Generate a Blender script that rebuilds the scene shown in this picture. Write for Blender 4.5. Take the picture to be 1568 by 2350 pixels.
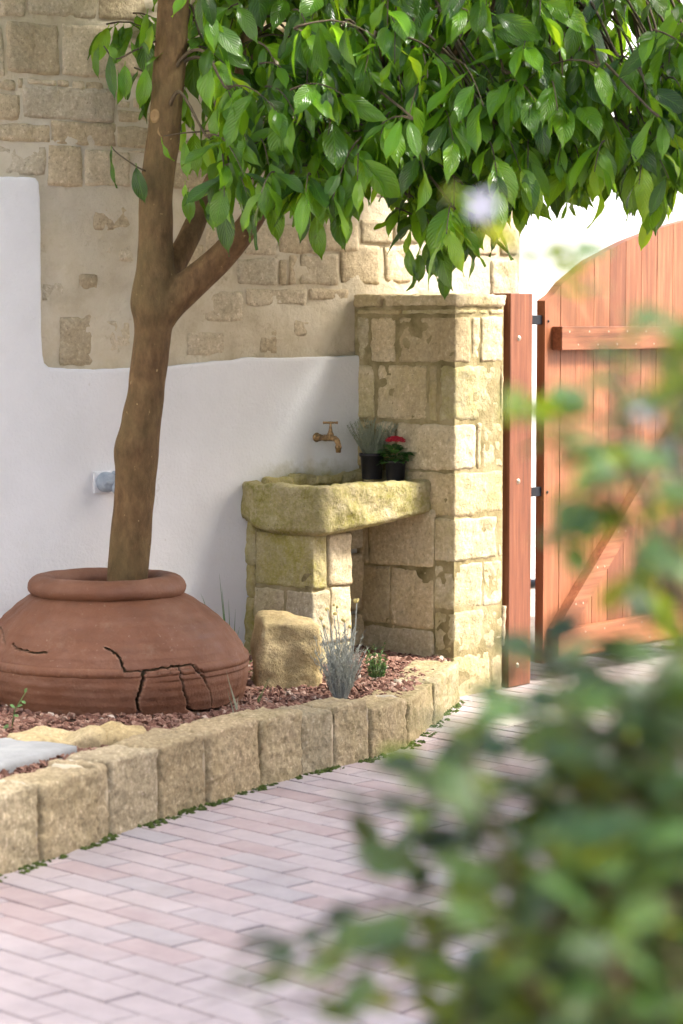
import bpy, bmesh, math, random
import numpy as np
from mathutils import Vector, Matrix, noise as mnoise

S = bpy.context.scene
for o in list(bpy.data.objects):
    bpy.data.objects.remove(o)
COL = S.collection
R = math.radians
rnd = random.Random(7)

# ------------------------------------------------------------------ camera
CAM_H = 1.4
F_PX = 5553.0                     # focal length for a frame 1568 x 2350
PITCH = math.atan(440.0 / F_PX)
cam = bpy.data.cameras.new('camera')
cam.sensor_fit = 'HORIZONTAL'
cam.sensor_width = 24.0
cam.lens = 85.0
cam.clip_start = 0.05
cam.clip_end = 3000
cam.dof.use_dof = True
cam.dof.focus_distance = 8.45
cam.dof.aperture_fstop = 3.5
cam.dof.aperture_blades = 9
camo = bpy.data.objects.new('camera', cam)
COL.objects.link(camo)
camo.location = (0, 0, CAM_H)
camo.rotation_euler = (math.pi / 2 - PITCH, 0, 0)
S.camera = camo

# ------------------------------------------------------------------ sky, sun, exposure
SUN_DIR = Vector((0.66, -0.10, 0.74)).normalized()      # towards the sun
world = bpy.data.worlds.new('World')
S.world = world
world.use_nodes = True
wn = world.node_tree
wn.nodes.clear()
wo = wn.nodes.new('ShaderNodeOutputWorld')
wb = wn.nodes.new('ShaderNodeBackground')
ws = wn.nodes.new('ShaderNodeTexSky')
ws.sky_type = 'NISHITA'
ws.sun_disc = False
ws.sun_elevation = math.asin(SUN_DIR.z)
ws.sun_rotation = math.atan2(SUN_DIR.x, SUN_DIR.y)
ws.air_density = 0.8
ws.dust_density = 5.0
ws.ozone_density = 0.1
wb.inputs['Strength'].default_value = 0.15
wn.links.new(ws.outputs[0], wb.inputs[0])
wn.links.new(wb.outputs[0], wo.inputs[0])
sun = bpy.data.lights.new('sun', 'SUN')
sun.energy = 2.7
sun.angle = R(13)
sun.color = (1.0, 0.97, 0.92)
suno = bpy.data.objects.new('sun', sun)
COL.objects.link(suno)
suno.location = (4, 2, 8)
suno.rotation_euler = SUN_DIR.to_track_quat('Z', 'Y').to_euler()
S.view_settings.view_transform = 'Standard'
S.view_settings.look = 'None'
S.view_settings.gamma = 1.0
S.view_settings.exposure = 1.85
S.cycles.use_denoising = True
S.cycles.use_adaptive_sampling = True
S.cycles.adaptive_threshold = 0.035
S.cycles.max_bounces = 6
S.cycles.diffuse_bounces = 4
S.cycles.transmission_bounces = 4
S.cycles.caustics_reflective = False
S.cycles.caustics_refractive = False
S.cycles.sample_clamp_indirect = 6

# ------------------------------------------------------------------ helpers: space
CP, SP = math.cos(PITCH), math.sin(PITCH)
def ray(u, v):
    a, b = (u - 784) / F_PX, (1175 - v) / F_PX
    return Vector((a, b * SP + CP, b * CP - SP))
def at(u, v, Y):                      # point of the line of sight at distance Y
    d = ray(u, v)
    return Vector((0, 0, CAM_H)) + d * (Y / d.y)
def on_level(u, v, z):
    d = ray(u, v)
    return Vector((0, 0, CAM_H)) + d * ((z - CAM_H) / d.z)
WO = Vector((0.0855, 9.30, 0))                      # wall meets pillar
WD = Vector((math.cos(R(38)), math.sin(R(38)), 0))  # along the wall, to the right
WN = Vector((WD.y, -WD.x, 0))                       # out of the wall
def W(s, z, d=0.0):
    return WO + WD * s + WN * d + Vector((0, 0, z))
def on_wall(u, v, d=0.0):
    r = ray(u, v); c = Vector((0, 0, CAM_H))
    t = (WO + WN * d - c).dot(WN) / r.dot(WN)
    p = c + r * t
    return (p - WO).dot(WD), p.z

# ------------------------------------------------------------------ helpers: objects
def prop(o, label=None, cat=None, group=None, kind=None):
    if label: o['label'] = label
    if cat: o['category'] = cat
    if group: o['group'] = group
    if kind: o['kind'] = kind
    return o
def thing(name, loc, label, cat, group=None):
    o = bpy.data.objects.new(name, None)
    o.empty_display_size = 0.05
    COL.objects.link(o)
    o.location = loc
    return prop(o, label, cat, group)
def world_loc(o):
    p = Vector(o.location)
    while o.parent:
        o = o.parent
        p = p + Vector(o.location)
    return p
def link(o, parent=None):
    COL.objects.link(o)
    if parent is not None:
        o.parent = parent
        o.matrix_parent_inverse = Matrix.Translation(-TL[parent.name]) if parent.name in TL else Matrix.Translation(-world_loc(parent))
    return o
TL = {}
def mesh_obj(name, verts, faces, mat=None, parent=None, loc=None, smooth=True, uvs=None, attr=None, matrix=None):
    """one mesh object; verts in world metres unless matrix is given"""
    me = bpy.data.meshes.new(name)
    if loc is None and matrix is None:
        vv = np.asarray(verts, float)
        c = Vector(((vv[:, 0].min() + vv[:, 0].max()) / 2, (vv[:, 1].min() + vv[:, 1].max()) / 2, vv[:, 2].min()))
        verts = vv - np.array(c)
        matrix = Matrix.Translation(c)
    elif matrix is None:
        matrix = Matrix.Translation(loc)
    me.from_pydata([tuple(map(float, v)) for v in verts], [], [tuple(int(i) for i in f) for f in faces])
    if smooth:
        me.polygons.foreach_set('use_smooth', [True] * len(me.polygons))
    if attr is not None:
        for k, vals in attr.items():
            a = me.attributes.new(k, 'FLOAT', 'POINT')
            a.data.foreach_set('value', [float(x) for x in vals])
    me.update()
    if mat: me.materials.append(mat)
    o = bpy.data.objects.new(name, me)
    link(o, parent)
    o.matrix_basis = matrix
    if matrix is not None:
        TL[o.name] = Vector(matrix.translation)
    return o
class MB:
    """collects raw geometry in world metres"""
    def __init__(self): self.v = []; self.f = []
    def add(self, v, f):
        b = len(self.v); self.v += [tuple(x) for x in v]; self.f += [tuple(i + b for i in q) for q in f]
    def build(self, name, mat, parent=None, smooth=True):
        return mesh_obj(name, self.v, self.f, mat, parent, smooth=smooth)
def tube(path, radii, n=10, caps=True, rough=0.0, seed=0, rfreq=14):
    path = [Vector(p) for p in path]
    V, Fc = [], []
    up = Vector((0.31, 0.83, 0.46)).normalized()
    prev = None
    for i, p in enumerate(path):
        t = (path[min(i + 1, len(path) - 1)] - path[max(i - 1, 0)]).normalized()
        if prev is None:
            a = t.cross(up).normalized()
        else:
            a = (prev - t * prev.dot(t)).normalized()
        prev = a
        b = t.cross(a)
        for k in range(n):
            w = 2 * math.pi * k / n
            d = a * math.cos(w) + b * math.sin(w)
            r = radii[i] if not np.isscalar(radii) else radii
            if rough:
                q = p + d * r
                r *= 1 + rough * (mnoise.noise(q * rfreq + Vector((seed, 0, 0))) + .6 * mnoise.noise(q * rfreq * .35 + Vector((0, seed, 0))))
            V.append(p + d * r)
    for i in range(len(path) - 1):
        for k in range(n):
            Fc.append((i * n + k, i * n + (k + 1) % n, (i + 1) * n + (k + 1) % n, (i + 1) * n + k))
    if caps:
        Fc.append(tuple(reversed(range(n)))); Fc.append(tuple(range((len(path) - 1) * n, len(path) * n)))
    return V, Fc
def spline(pts, m=6):
    """Catmull-Rom through rows of numbers"""
    P = np.array(pts, float); P = np.vstack([2 * P[0] - P[1], P, 2 * P[-1] - P[-2]])
    out = []
    for i in range(1, len(P) - 2):
        for k in range(m):
            t = k / m
            out.append(.5 * ((2 * P[i]) + (-P[i-1] + P[i+1]) * t + (2*P[i-1] - 5*P[i] + 4*P[i+1] - P[i+2]) * t*t + (-P[i-1] + 3*P[i] - 3*P[i+1] + P[i+2]) * t**3))
    out.append(P[-2])
    return np.array(out)
def fbm(p, oct=3):
    a, s, t = 1.0, 0.0, Vector(p)
    for _ in range(oct):
        s += a * mnoise.noise(t); a *= .5; t = t * 2.07 + Vector((3.1, 1.7, 5.3))
    return s
def rough_block(size, step=0.022, rad=0.012, amp=0.004, freq=16, seed=0, lump=0.006, warp=0.0):
    """block centred on its origin: rounded arrises, chipped and pitted faces"""
    sx, sy, sz = size
    n = [max(3, min(34, int(round(s / step)))) for s in size]
    idx, V, Fc = {}, [], []
    off = Vector((seed * 3.17, seed * 1.93, seed * 7.7))
    sk = [rnd.uniform(-warp, warp) for _ in range(6)]
    h = Vector((sx / 2, sy / 2, sz / 2))
    rad = min(rad, h.x * .6, h.y * .6, h.z * .6)
    def vid(i, j, k):
        key = (i, j, k)
        if key in idx: return idx[key]
        p = Vector((sx * (i / n[0] - .5), sy * (j / n[1] - .5), sz * (k / n[2] - .5)))
        q = Vector([max(-h[a] + rad, min(h[a] - rad, p[a])) for a in range(3)])
        d = p - q
        nrm = d.normalized() if d.length > 1e-9 else Vector((0, 0, 1))
        rr = rad * (1 + .9 * mnoise.noise(p * 9 + off))
        if d.length > 1e-9: p = q + nrm * min(rad, d.length * 2, rr if rr > 0 else rad)
        e = amp * fbm(p * freq + off, 3) + lump * mnoise.noise(p * 6.0 + off * 1.3)
        p = p + nrm * e
        p = Vector((p.x * (1 + sk[0] * p.z / sz + sk[1] * p.y / sy), p.y, p.z * (1 + sk[2] * p.x / sx + sk[3] * p.y / sy)))
        idx[key] = len(V); V.append(p)
        return idx[key]
    N = n
    for (a, b, c) in ((0, 1, 2), (1, 2, 0), (2, 0, 1)):
        for side in (0, N[c]):
            for i in range(N[a]):
                for j in range(N[b]):
                    q = []
                    for (di, dj) in ((0, 0), (1, 0), (1, 1), (0, 1)):
                        k = [0, 0, 0]; k[a] = i + di; k[b] = j + dj; k[c] = side
                        q.append(vid(*k))
                    Fc.append(tuple(q) if side else tuple(reversed(q)))
    return V, Fc
def frame(origin, ax, ay, az):
    m = Matrix.Identity(4)
    for i, a in enumerate((ax, ay, az)):
        for r in range(3): m[r][i] = a[r]
    m.translation = origin
    return m
def box(c, ax, ay, az, dims, bev=0.0):
    """chamfered box in world metres"""
    hx, hy, hz = (d / 2 for d in dims)
    V, Fc = [], []
    bm = bmesh.new()
    bmesh.ops.create_cube(bm, size=1)
    for v in bm.verts: v.co = Vector((v.co.x * dims[0], v.co.y * dims[1], v.co.z * dims[2]))
    if bev: bmesh.ops.bevel(bm, geom=bm.edges[:], offset=bev, segments=2, profile=.6, affect='EDGES')
    for i, v in enumerate(bm.verts):
        v.index = i; V.append(Vector(c) + Vector(ax) * v.co.x + Vector(ay) * v.co.y + Vector(az) * v.co.z)
    for f in bm.faces: Fc.append(tuple(v.index for v in f.verts))
    bm.free()
    return V, Fc
def lathe(profile, n=40, c=(0, 0, 0), axis=Vector((0, 0, 1)), ref=None):
    axis = Vector(axis).normalized()
    a = axis.orthogonal().normalized() if ref is None else (Vector(ref) - axis * Vector(ref).dot(axis)).normalized()
    b = axis.cross(a)
    V, Fc = [], []
    for (r, z) in profile:
        for k in range(n):
            w = 2 * math.pi * k / n
            V.append(Vector(c) + axis * z + (a * math.cos(w) + b * math.sin(w)) * r)
    for i in range(len(profile) - 1):
        for k in range(n):
            Fc.append((i * n + k, i * n + (k + 1) % n, (i + 1) * n + (k + 1) % n, (i + 1) * n + k))
    return V, Fc

# ------------------------------------------------------------------ helpers: materials
class NT:
    def __init__(self, name):
        self.m = bpy.data.materials.new(name); self.m.use_nodes = True
        self.t = self.m.node_tree; self.b = self.t.nodes['Principled BSDF']
        self.out = self.t.nodes['Material Output']
        self.geo = None
    def n(self, typ, **kw):
        nd = self.t.nodes.new(typ)
        for k, v in kw.items():
            if hasattr(nd, k) and k not in nd.inputs: setattr(nd, k, v)
            else: self.set(nd.inputs[k], v)
        return nd
    def set(self, sock, v):
        if isinstance(v, bpy.types.NodeSocket): self.t.links.new(v, sock)
        elif isinstance(v, tuple) and len(v) == 3 and sock.type == 'RGBA': sock.default_value = (*v, 1)
        else: sock.default_value = v
    def pos(self, scale=(1, 1, 1), rot=(0, 0, 0)):
        if not self.geo: self.geo = self.t.nodes.new('ShaderNodeNewGeometry')
        mp = self.t.nodes.new('ShaderNodeMapping')
        mp.inputs['Scale'].default_value = scale; mp.inputs['Rotation'].default_value = rot
        self.t.links.new(self.geo.outputs['Position'], mp.inputs['Vector'])
        return mp.outputs[0]
    def noise(self, scale, detail=4, rough=.55, vec=None, dist=0.0):
        nd = self.n('ShaderNodeTexNoise', Scale=scale, Detail=detail, Roughness=rough, Distortion=dist)
        self.t.links.new(vec if vec is not None else self.pos(), nd.inputs['Vector'])
        return nd.outputs['Fac']
    def voro(self, scale, feature='F1', out='Distance', vec=None):
        nd = self.n('ShaderNodeTexVoronoi', Scale=scale, feature=feature)
        self.t.links.new(vec if vec is not None else self.pos(), nd.inputs['Vector'])
        return nd.outputs[out]
    def ramp(self, fac, stops, interp='LINEAR'):
        nd = self.t.nodes.new('ShaderNodeValToRGB'); nd.color_ramp.interpolation = interp
        el = nd.color_ramp.elements
        while len(el) < len(stops): el.new(.5)
        for e, (p, c) in zip(el, stops):
            e.position = p; e.color = (*c, 1) if isinstance(c, tuple) else (c, c, c, 1)
        self.set(nd.inputs[0], fac)
        return nd.outputs[0]
    def mix(self, fac, a, b, mode='MIX'):
        nd = self.t.nodes.new('ShaderNodeMix'); nd.data_type = 'RGBA'; nd.blend_type = mode
        self.set(nd.inputs[0], fac); self.set(nd.inputs[6], a); self.set(nd.inputs[7], b)
        return nd.outputs[2]
    def math(self, op, a, b=0.5, c=None, clamp=False):
        nd = self.t.nodes.new('ShaderNodeMath'); nd.operation = op; nd.use_clamp = clamp
        self.set(nd.inputs[0], a); self.set(nd.inputs[1], b)
        if c is not None: self.set(nd.inputs[2], c)
        return nd.outputs[0]
    def objrand(self): return self.n('ShaderNodeObjectInfo').outputs['Random']
    def attr(self, name, typ='GEOMETRY'):
        return self.n('ShaderNodeAttribute', attribute_name=name, attribute_type=typ).outputs['Fac']
    def bump(self, height, strength=.5, dist=.01, prev=None):
        nd = self.n('ShaderNodeBump', Strength=strength, Distance=dist, Height=height)
        if prev is not None: self.t.links.new(prev, nd.inputs['Normal'])
        return nd.outputs[0]
    def done(self, col, rough=.8, normal=None, spec=.3, metal=0.0):
        self.set(self.b.inputs['Base Color'], col); self.set(self.b.inputs['Roughness'], rough)
        self.b.inputs['Specular IOR Level'].default_value = spec; self.b.inputs['Metallic'].default_value = metal
        if normal is not None: self.t.links.new(normal, self.b.inputs['Normal'])
        return self.m

def stone_mat(name, pale, mid, dark, moss=1.0, bump=.6, fine=70, spkf=.55, stain=.5, mosscol=((.27, .245, .07), (.12, .115, .035)), pit=.5):
    t = NT(name)
    base = t.ramp(t.noise(5.5, 6, .62), [(.3, dark), (.48, mid), (.68, pale)])
    spk = t.noise(fine, 5, .7)
    base = t.mix(spkf, base, t.ramp(spk, [(.32, tuple(c * .42 for c in mid)), (.46, tuple(c * .85 for c in mid)), (.56, mid), (.70, tuple(min(1, c * 1.3) for c in pale))]))
    tone = t.ramp(t.objrand(), [(0, (.80, .77, .70)), (.35, (1, .95, .87)), (.7, (1.06, 1.05, 1.03)), (1, (.88, .90, .93))])
    base = t.mix(1, base, tone, 'MULTIPLY')
    # algae and lichen
    a = t.attr('moss', 'OBJECT')
    blot = t.ramp(t.math('ADD', t.noise(8, 7, .72), t.math('MULTIPLY', t.math('SUBTRACT', a, .5), .45)), [(.36, 0.0), (.78, 1.0)])
    mc = t.mix(t.noise(30, 5, .7), mosscol[1], mosscol[0])
    mfine = t.ramp(t.noise(85, 4, .7), [(.3, .55), (.62, 1.0)])
    fac = t.math('MULTIPLY', t.math('MULTIPLY', t.math('MULTIPLY', blot, a), mfine), 1.0 * moss, clamp=True)
    base = t.mix(fac, base, mc)
    # weather stains and dark pits
    st = t.ramp(t.noise(4.2, 7, .75, vec=t.pos((1, 1, .55))), [(.50, 0.0), (.70, stain)])
    base = t.mix(st, base, tuple(c * .45 for c in mid))
    pits = t.ramp(t.noise(130, 3, .6), [(.64, 0.0), (.70, .75)])
    base = t.mix(pits, base, tuple(c * .28 for c in mid))
    # grey lichen spots and pinholes
    lich = t.ramp(t.noise(19, 5, .75), [(.62, 0.0), (.74, .55)])
    base = t.mix(t.math('MULTIPLY', lich, .6), base, (.2, .19, .15))
    h = t.math('ADD', t.noise(fine * .55, 8, .72), t.math('MULTIPLY', t.noise(18, 5, .6), 1.2))
    hole = t.ramp(t.voro(34), [(0.0, 0.0), (.16, 1.0)])
    h = t.math('ADD', h, t.math('MULTIPLY', hole, pit * .5))
    return t.done(base, .92, t.bump(h, bump, .012), .15)

M = {}
M['stone'] = stone_mat('limestone_ashlar', (.66, .585, .44), (.53, .45, .315), (.38, .31, .20), bump=.75, stain=.35)
M['pier_stone'] = stone_mat('mossy_limestone', (.66, .595, .455), (.535, .45, .29), (.40, .315, .175), moss=1.25, bump=.9, mosscol=((.38, .335, .075), (.19, .175, .04)))
M['trough_stone'] = stone_mat('trough_limestone', (.66, .59, .43), (.53, .45, .295), (.34, .27, .14), moss=1.25, bump=1.0, fine=75, spkf=.6,
                              mosscol=((.36, .32, .075), (.15, .14, .035)))
M['kerb_stone'] = stone_mat('tooled_kerb_stone', (.66, .58, .43), (.50, .415, .27), (.33, .255, .14), bump=1.0, fine=75, spkf=.85, mosscol=((.25, .21, .06), (.12, .11, .03)))
M['rock'] = stone_mat('field_rock', (.60, .51, .33), (.50, .40, .22), (.36, .27, .12), bump=.7, mosscol=((.24, .2, .05), (.12, .1, .03)))

t = NT('lime_mortar')
c = t.ramp(t.noise(4.5, 7, .65), [(.3, (.42, .345, .225)), (.5, (.57, .495, .35)), (.7, (.65, .58, .44))])
c = t.mix(t.ramp(t.noise(2.2, 3), [(.4, 0.0), (.65, .5)]), c, (.53, .50, .42))
c = t.mix(t.ramp(t.noise(13, 6, .7), [(.6, 0.0), (.76, .55)]), c, (.22, .16, .08))
M['mortar'] = t.done(c, .95, t.bump(t.math('ADD', t.noise(45, 7, .7), t.noise(12, 4)), .7, .012), .1)

t = NT('grey_green_pointing')
c = t.ramp(t.noise(9, 6, .65), [(.3, (.12, .10, .042)), (.5, (.26, .215, .11)), (.7, (.40, .34, .205))])
M['pointing'] = t.done(c, .95, t.bump(t.noise(50, 6, .7), .7, .01), .1)

t = NT('white_lime_plaster')
c = t.ramp(t.noise(2.5, 5, .6), [(.3, (.64, .64, .63)), (.6, (.71, .71, .705))])
c = t.mix(t.ramp(t.noise(6, 7, .75), [(.62, 0.0), (.80, .30)]), c, (.60, .56, .46))
c = t.mix(t.ramp(t.noise(40, 3, .5, vec=t.pos((1, 1, .6))), [(.74, 0.0), (.79, .35)]), c, (.45, .42, .36))
vd = t.n('ShaderNodeTexVoronoi', Scale=1.7, feature='DISTANCE_TO_EDGE')
wv_ = t.n('ShaderNodeVectorMath', operation='ADD'); t.t.links.new(t.pos(), wv_.inputs[0])
nz_ = t.n('ShaderNodeTexNoise', Scale=6.0, Detail=5.0); t.t.links.new(t.pos(), nz_.inputs['Vector'])
sc_ = t.n('ShaderNodeVectorMath', operation='SCALE'); t.t.links.new(nz_.outputs['Color'], sc_.inputs[0]); sc_.inputs['Scale'].default_value = .35
t.t.links.new(sc_.outputs[0], wv_.inputs[1]); t.t.links.new(wv_.outputs[0], vd.inputs['Vector'])
hair = t.math('MULTIPLY', t.ramp(vd.outputs['Distance'], [(0.0, 1.0), (.0045, 0.0)]), t.ramp(t.noise(1.6, 2), [(.52, 0.0), (.60, .5)]))
c = t.mix(hair, c, (.40, .38, .34))
# rusty drip lines left of the tap and green splash above the trough
rel = t.n('ShaderNodeVectorMath', operation='SUBTRACT'); t.t.links.new(t.pos(), rel.inputs[0]); rel.inputs[1].default_value = tuple(WO)
dt = t.n('ShaderNodeVectorMath', operation='DOT_PRODUCT'); t.t.links.new(rel.outputs[0], dt.inputs[0]); dt.inputs[1].default_value = tuple(WD)
sz = t.n('ShaderNodeSeparateXYZ'); t.t.links.new(t.pos(), sz.inputs[0])
along, zc = dt.outputs['Value'], sz.outputs[2]
wob = t.math('ADD', along, t.math('MULTIPLY', t.math('SUBTRACT', t.noise(9, 4), .5), .10))
drip = t.math('MULTIPLY', t.ramp(t.math('ABSOLUTE', t.math('ADD', wob, .285)), [(0.0, 1.0), (.035, 0.0)]), t.ramp(zc, [(.80, 1.0), (.97, 0.0)]))
c = t.mix(t.math('MULTIPLY', drip, .45), c, (.52, .43, .26))
spl = t.math('MULTIPLY', t.ramp(t.math('ABSOLUTE', t.math('ADD', along, .27)), [(.12, 1.0), (.30, 0.0)]), t.ramp(t.math('ADD', zc, t.math('MULTIPLY', t.noise(22, 5, .7), .10)), [(.86, 1.0), (.925, 0.0)]))
c = t.mix(t.math('MULTIPLY', spl, .8), c, (.30, .27, .10))
M['plaster'] = t.done(c, .85, t.bump(t.math('ADD', t.noise(3.5, 4), t.math('MULTIPLY', t.noise(90, 4, .6), .2)), .6, .02), .2)

t = NT('terracotta')
c = t.ramp(t.noise(4.2, 6, .62), [(.28, (.16, .062, .032)), (.5, (.245, .10, .053)), (.72, (.31, .145, .085))])
c = t.mix(t.ramp(t.noise(3, 7, .72, vec=t.pos((1, 1, 2.4))), [(.48, 0.0), (.70, .65)]), c, (.38, .22, .16))
c = t.mix(t.ramp(t.noise(60, 4, .7), [(.64, 0.0), (.74, .8)]), c, (.55, .42, .32))
c = t.mix(t.ramp(t.noise(7, 8, .8), [(.56, 0.0), (.72, .5)]), c, (.42, .31, .24))
c = t.mix(.22, c, (.16, .105, .065))
c = t.mix(1, c, (.68, .63, .58), 'MULTIPLY')
c = t.mix(t.ramp(t.noise(11, 6, .75), [(.52, 0.0), (.70, .6)]), c, (.13, .06, .035))
c = t.mix(t.math('MULTIPLY', t.math('MULTIPLY', t.attr('chip'), t.ramp(t.noise(55, 5, .7), [(.42, 0.0), (.58, 1.0)])), .75), c, (.40, .24, .16))
c = t.mix(t.math('MULTIPLY', t.attr('crack'), .9), c, (.035, .035, .014))
M['terracotta'] = t.done(c, t.ramp(t.noise(14, 4), [(.35, .55), (.7, .8)]), t.bump(t.math('ADD', t.noise(90, 6, .65), t.math('MULTIPLY', t.noise(16, 4), .6)), .35, .006), .35)

t = NT('bark')
v = t.pos((1, 1, .45))
c = t.ramp(t.noise(38, 6, .65, vec=v), [(.32, (.078, .043, .018)), (.5, (.128, .074, .032)), (.68, (.18, .112, .05))])
c = t.mix(t.ramp(t.noise(5, 5, .6), [(.4, 0.0), (.7, .5)]), c, (.105, .088, .035))
c = t.mix(t.ramp(t.noise(55, 3, .5, vec=t.pos((1, 1, .8))), [(.70, 0.0), (.745, .85)]), c, (.34, .25, .12))
M['bark'] = t.done(c, .8, t.bump(t.math('ADD', t.noise(70, 7, .7, vec=v), t.math('MULTIPLY', t.noise(15, 4), .7)), .7, .009), .2)
t = NT('pale_cut_wood')
M['cut'] = t.done(t.ramp(t.noise(40, 4), [(.3, (.17, .105, .045)), (.7, (.30, .205, .095))]), .8, t.bump(t.noise(80, 4), .5, .005), .2)

def wood_mat(name, rotz, tint=(1, 1, 1)):
    t = NT(name)
    v = t.pos((1, 1, .05), (0, 0, 0)) if rotz is None else t.pos((1, 1, 1), (0, 0, 0))
    if rotz is not None:
        mp = t.n('ShaderNodeMapping'); t.t.links.new(v, mp.inputs[0]); mp.inputs['Rotation'].default_value = (0, 0, -rotz)
        m2 = t.n('ShaderNodeMapping'); t.t.links.new(mp.outputs[0], m2.inputs[0]); m2.inputs['Scale'].default_value = (.05, 1, 1)
        v = m2.outputs[0]
    g = t.noise(60, 6, .65, vec=v, dist=.4)
    c = t.ramp(g, [(.30, (.10, .034, .014)), (.5, (.215, .078, .034)), (.70, (.33, .145, .070))])
    c = t.mix(t.ramp(t.noise(7, 4, .5, vec=v), [(.35, 0.0), (.7, .6)]), c, (.25, .098, .046))
    c = t.mix(1, c, t.ramp(t.objrand(), [(0, (.72, .66, .64)), (.5, (1, 1, 1)), (1, (1.18, 1.12, 1.05))]), 'MULTIPLY')
    c = t.mix(1, c, tint, 'MULTIPLY')
    return t.done(c, t.ramp(g, [(.3, .42), (.7, .58)]), t.bump(g, .25, .003), .45)
M['wood_v'] = wood_mat('reddish_wood_upright', None)
M['wood_h'] = wood_mat('reddish_wood_rail', R(50), (1.1, 1.08, 1.05))
M['wood_post'] = wood_mat('reddish_wood_post', None, (.66, .60, .62))

t = NT('concrete_paver')
c = t.ramp(t.objrand(), [(0, (.385, .305, .295)), (.3, (.455, .37, .36)), (.55, (.445, .395, .395)), (.8, (.50, .42, .405)), (1, (.39, .365, .37))])
c = t.mix(.5, c, t.mix(1, c, t.ramp(t.noise(9, 6, .7), [(.3, (.72, .70, .72)), (.7, (1.12, 1.12, 1.12))]), 'MULTIPLY'))
c = t.mix(t.ramp(t.noise(3.3, 5, .7), [(.5, 0.0), (.72, .35)]), c, (.52, .49, .49))
c = t.mix(t.ramp(t.noise(140, 3, .6), [(.62, 0.0), (.75, .4)]), c, (.25, .2, .2))
c = t.mix(t.ramp(t.noise(5.2, 6, .75), [(.56, 0.0), (.74, .45)]), c, (.28, .235, .21))
M['paver'] = t.done(c, .75, t.bump(t.noise(150, 5, .7), .35, .004), .3)
t = NT('joint_sand')
M['sand'] = t.done(t.ramp(t.noise(30, 5), [(.3, (.10, .08, .07)), (.7, (.21, .175, .15))]), .95, t.bump(t.noise(120, 4), .5, .005), .1)
t = NT('earth')
M['earth'] = t.done(t.ramp(t.noise(20, 6), [(.3, (.07, .045, .03)), (.7, (.15, .10, .07))]), .95, t.bump(t.noise(60, 5), .8, .02), .1)
t = NT('ground_far')
M['ground'] = t.done(t.ramp(t.noise(2, 6), [(.3, (.26, .23, .2)), (.7, (.36, .33, .3))]), .95, t.bump(t.noise(60, 5), .4, .01), .1)
t = NT('red_gravel')
a = t.attr('tone')
c = t.ramp(a, [(0, (.085, .042, .030)), (.3, (.175, .088, .063)), (.6, (.26, .15, .11)), (.85, (.36, .24, .18)), (1, (.60, .52, .43))])
c = t.mix(t.ramp(t.noise(120, 3), [(.4, 0.0), (.7, .35)]), c, (.14, .06, .04))
M['gravel'] = t.done(c, .85, t.bump(t.noise(200, 3), .3, .003), .2)
t = NT('grey_slab')
M['slab'] = t.done(t.ramp(t.noise(7, 6, .7), [(.3, (.24, .25, .25)), (.7, (.36, .37, .37))]), .9, t.bump(t.noise(80, 5), .3, .005), .2)
t = NT('pale_threshold')
M['pale'] = t.done(t.ramp(t.noise(7, 6, .7), [(.3, (.46, .42, .36)), (.7, (.66, .62, .55))]), .9, t.bump(t.noise(50, 6), .5, .008), .2)

def leaf_mat(name, dark, light, trans, vein=True, rough=.32, spec=.5, tr=.42, veincol=None, t0=.6):
    t = NT(name)
    uv = t.n('ShaderNodeUVMap', uv_map='UVMap').outputs[0]
    sx = t.n('ShaderNodeSeparateXYZ'); t.t.links.new(uv, sx.inputs[0])
    k = t.attr('tone')
    col = t.ramp(k, [(0, dark), (.6, light), (1, tuple(min(1, x * 1.5) for x in light))])
    tcol = t.ramp(k, [(0, tuple(x * t0 for x in trans)), (.7, trans), (1, (trans[0] * 1.7, trans[1] * 1.15, trans[2]))])
    d = t.math('ABSOLUTE', t.math('SUBTRACT', sx.outputs[1], .5))
    mid = t.ramp(d, [(0.0, 1.0), (.028, 0.0)])
    w = t.n('ShaderNodeTexWave', wave_type='BANDS', bands_direction='X', Scale=3.1, Distortion=0.6)
    comb = t.n('ShaderNodeCombineXYZ'); t.t.links.new(t.math('SUBTRACT', sx.outputs[0], t.math('MULTIPLY', d, .75)), comb.inputs[0])
    t.t.links.new(comb.outputs[0], w.inputs['Vector'])
    wv = w.outputs['Fac']
    vc = veincol or tuple(min(1, x * 1.9) for x in light)
    col = t.mix(t.math('MULTIPLY', mid, .7), col, vc)
    side = t.ramp(wv, [(.80, 0.0), (1.0, 1.0)])
    if vein: col = t.mix(t.math('MULTIPLY', side, .20), col, vc)
    nrm = t.bump(t.math('ADD', t.math('MULTIPLY', wv, 1.0 if vein else .3), t.math('MULTIPLY', mid, -1.2)), .38, .004)
    t.done(col, rough, nrm, spec)
    ts = t.n('ShaderNodeBsdfTranslucent'); t.set(ts.inputs[0], tcol); t.t.links.new(nrm, ts.inputs['Normal'])
    mx = t.n('ShaderNodeMixShader'); mx.inputs[0].default_value = tr
    t.t.links.new(t.b.outputs[0], mx.inputs[1]); t.t.links.new(ts.outputs[0], mx.inputs[2])
    t.t.links.new(mx.outputs[0], t.out.inputs[0])
    return t.m
M['leaf'] = leaf_mat('citrus_leaf', (.020, .072, .008), (.092, .225, .012), (.31, .58, .02), t0=.28, tr=.46, rough=.22, spec=.65)
M['shrub_leaf'] = leaf_mat('shrub_leaf', (.008, .026, .008), (.045, .105, .035), (.30, .40, .006), t0=.12, vein=False, rough=.36, spec=.5, tr=.36)
M['herb_leaf'] = leaf_mat('herb_leaf', (.04, .10, .03), (.09, .19, .06), (.15, .3, .05), vein=False, rough=.5, tr=.25)
M['silver_leaf'] = leaf_mat('silver_leaf', (.26, .28, .24), (.42, .44, .39), (.35, .4, .3), vein=False, rough=.8, spec=.2, tr=.2)
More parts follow.
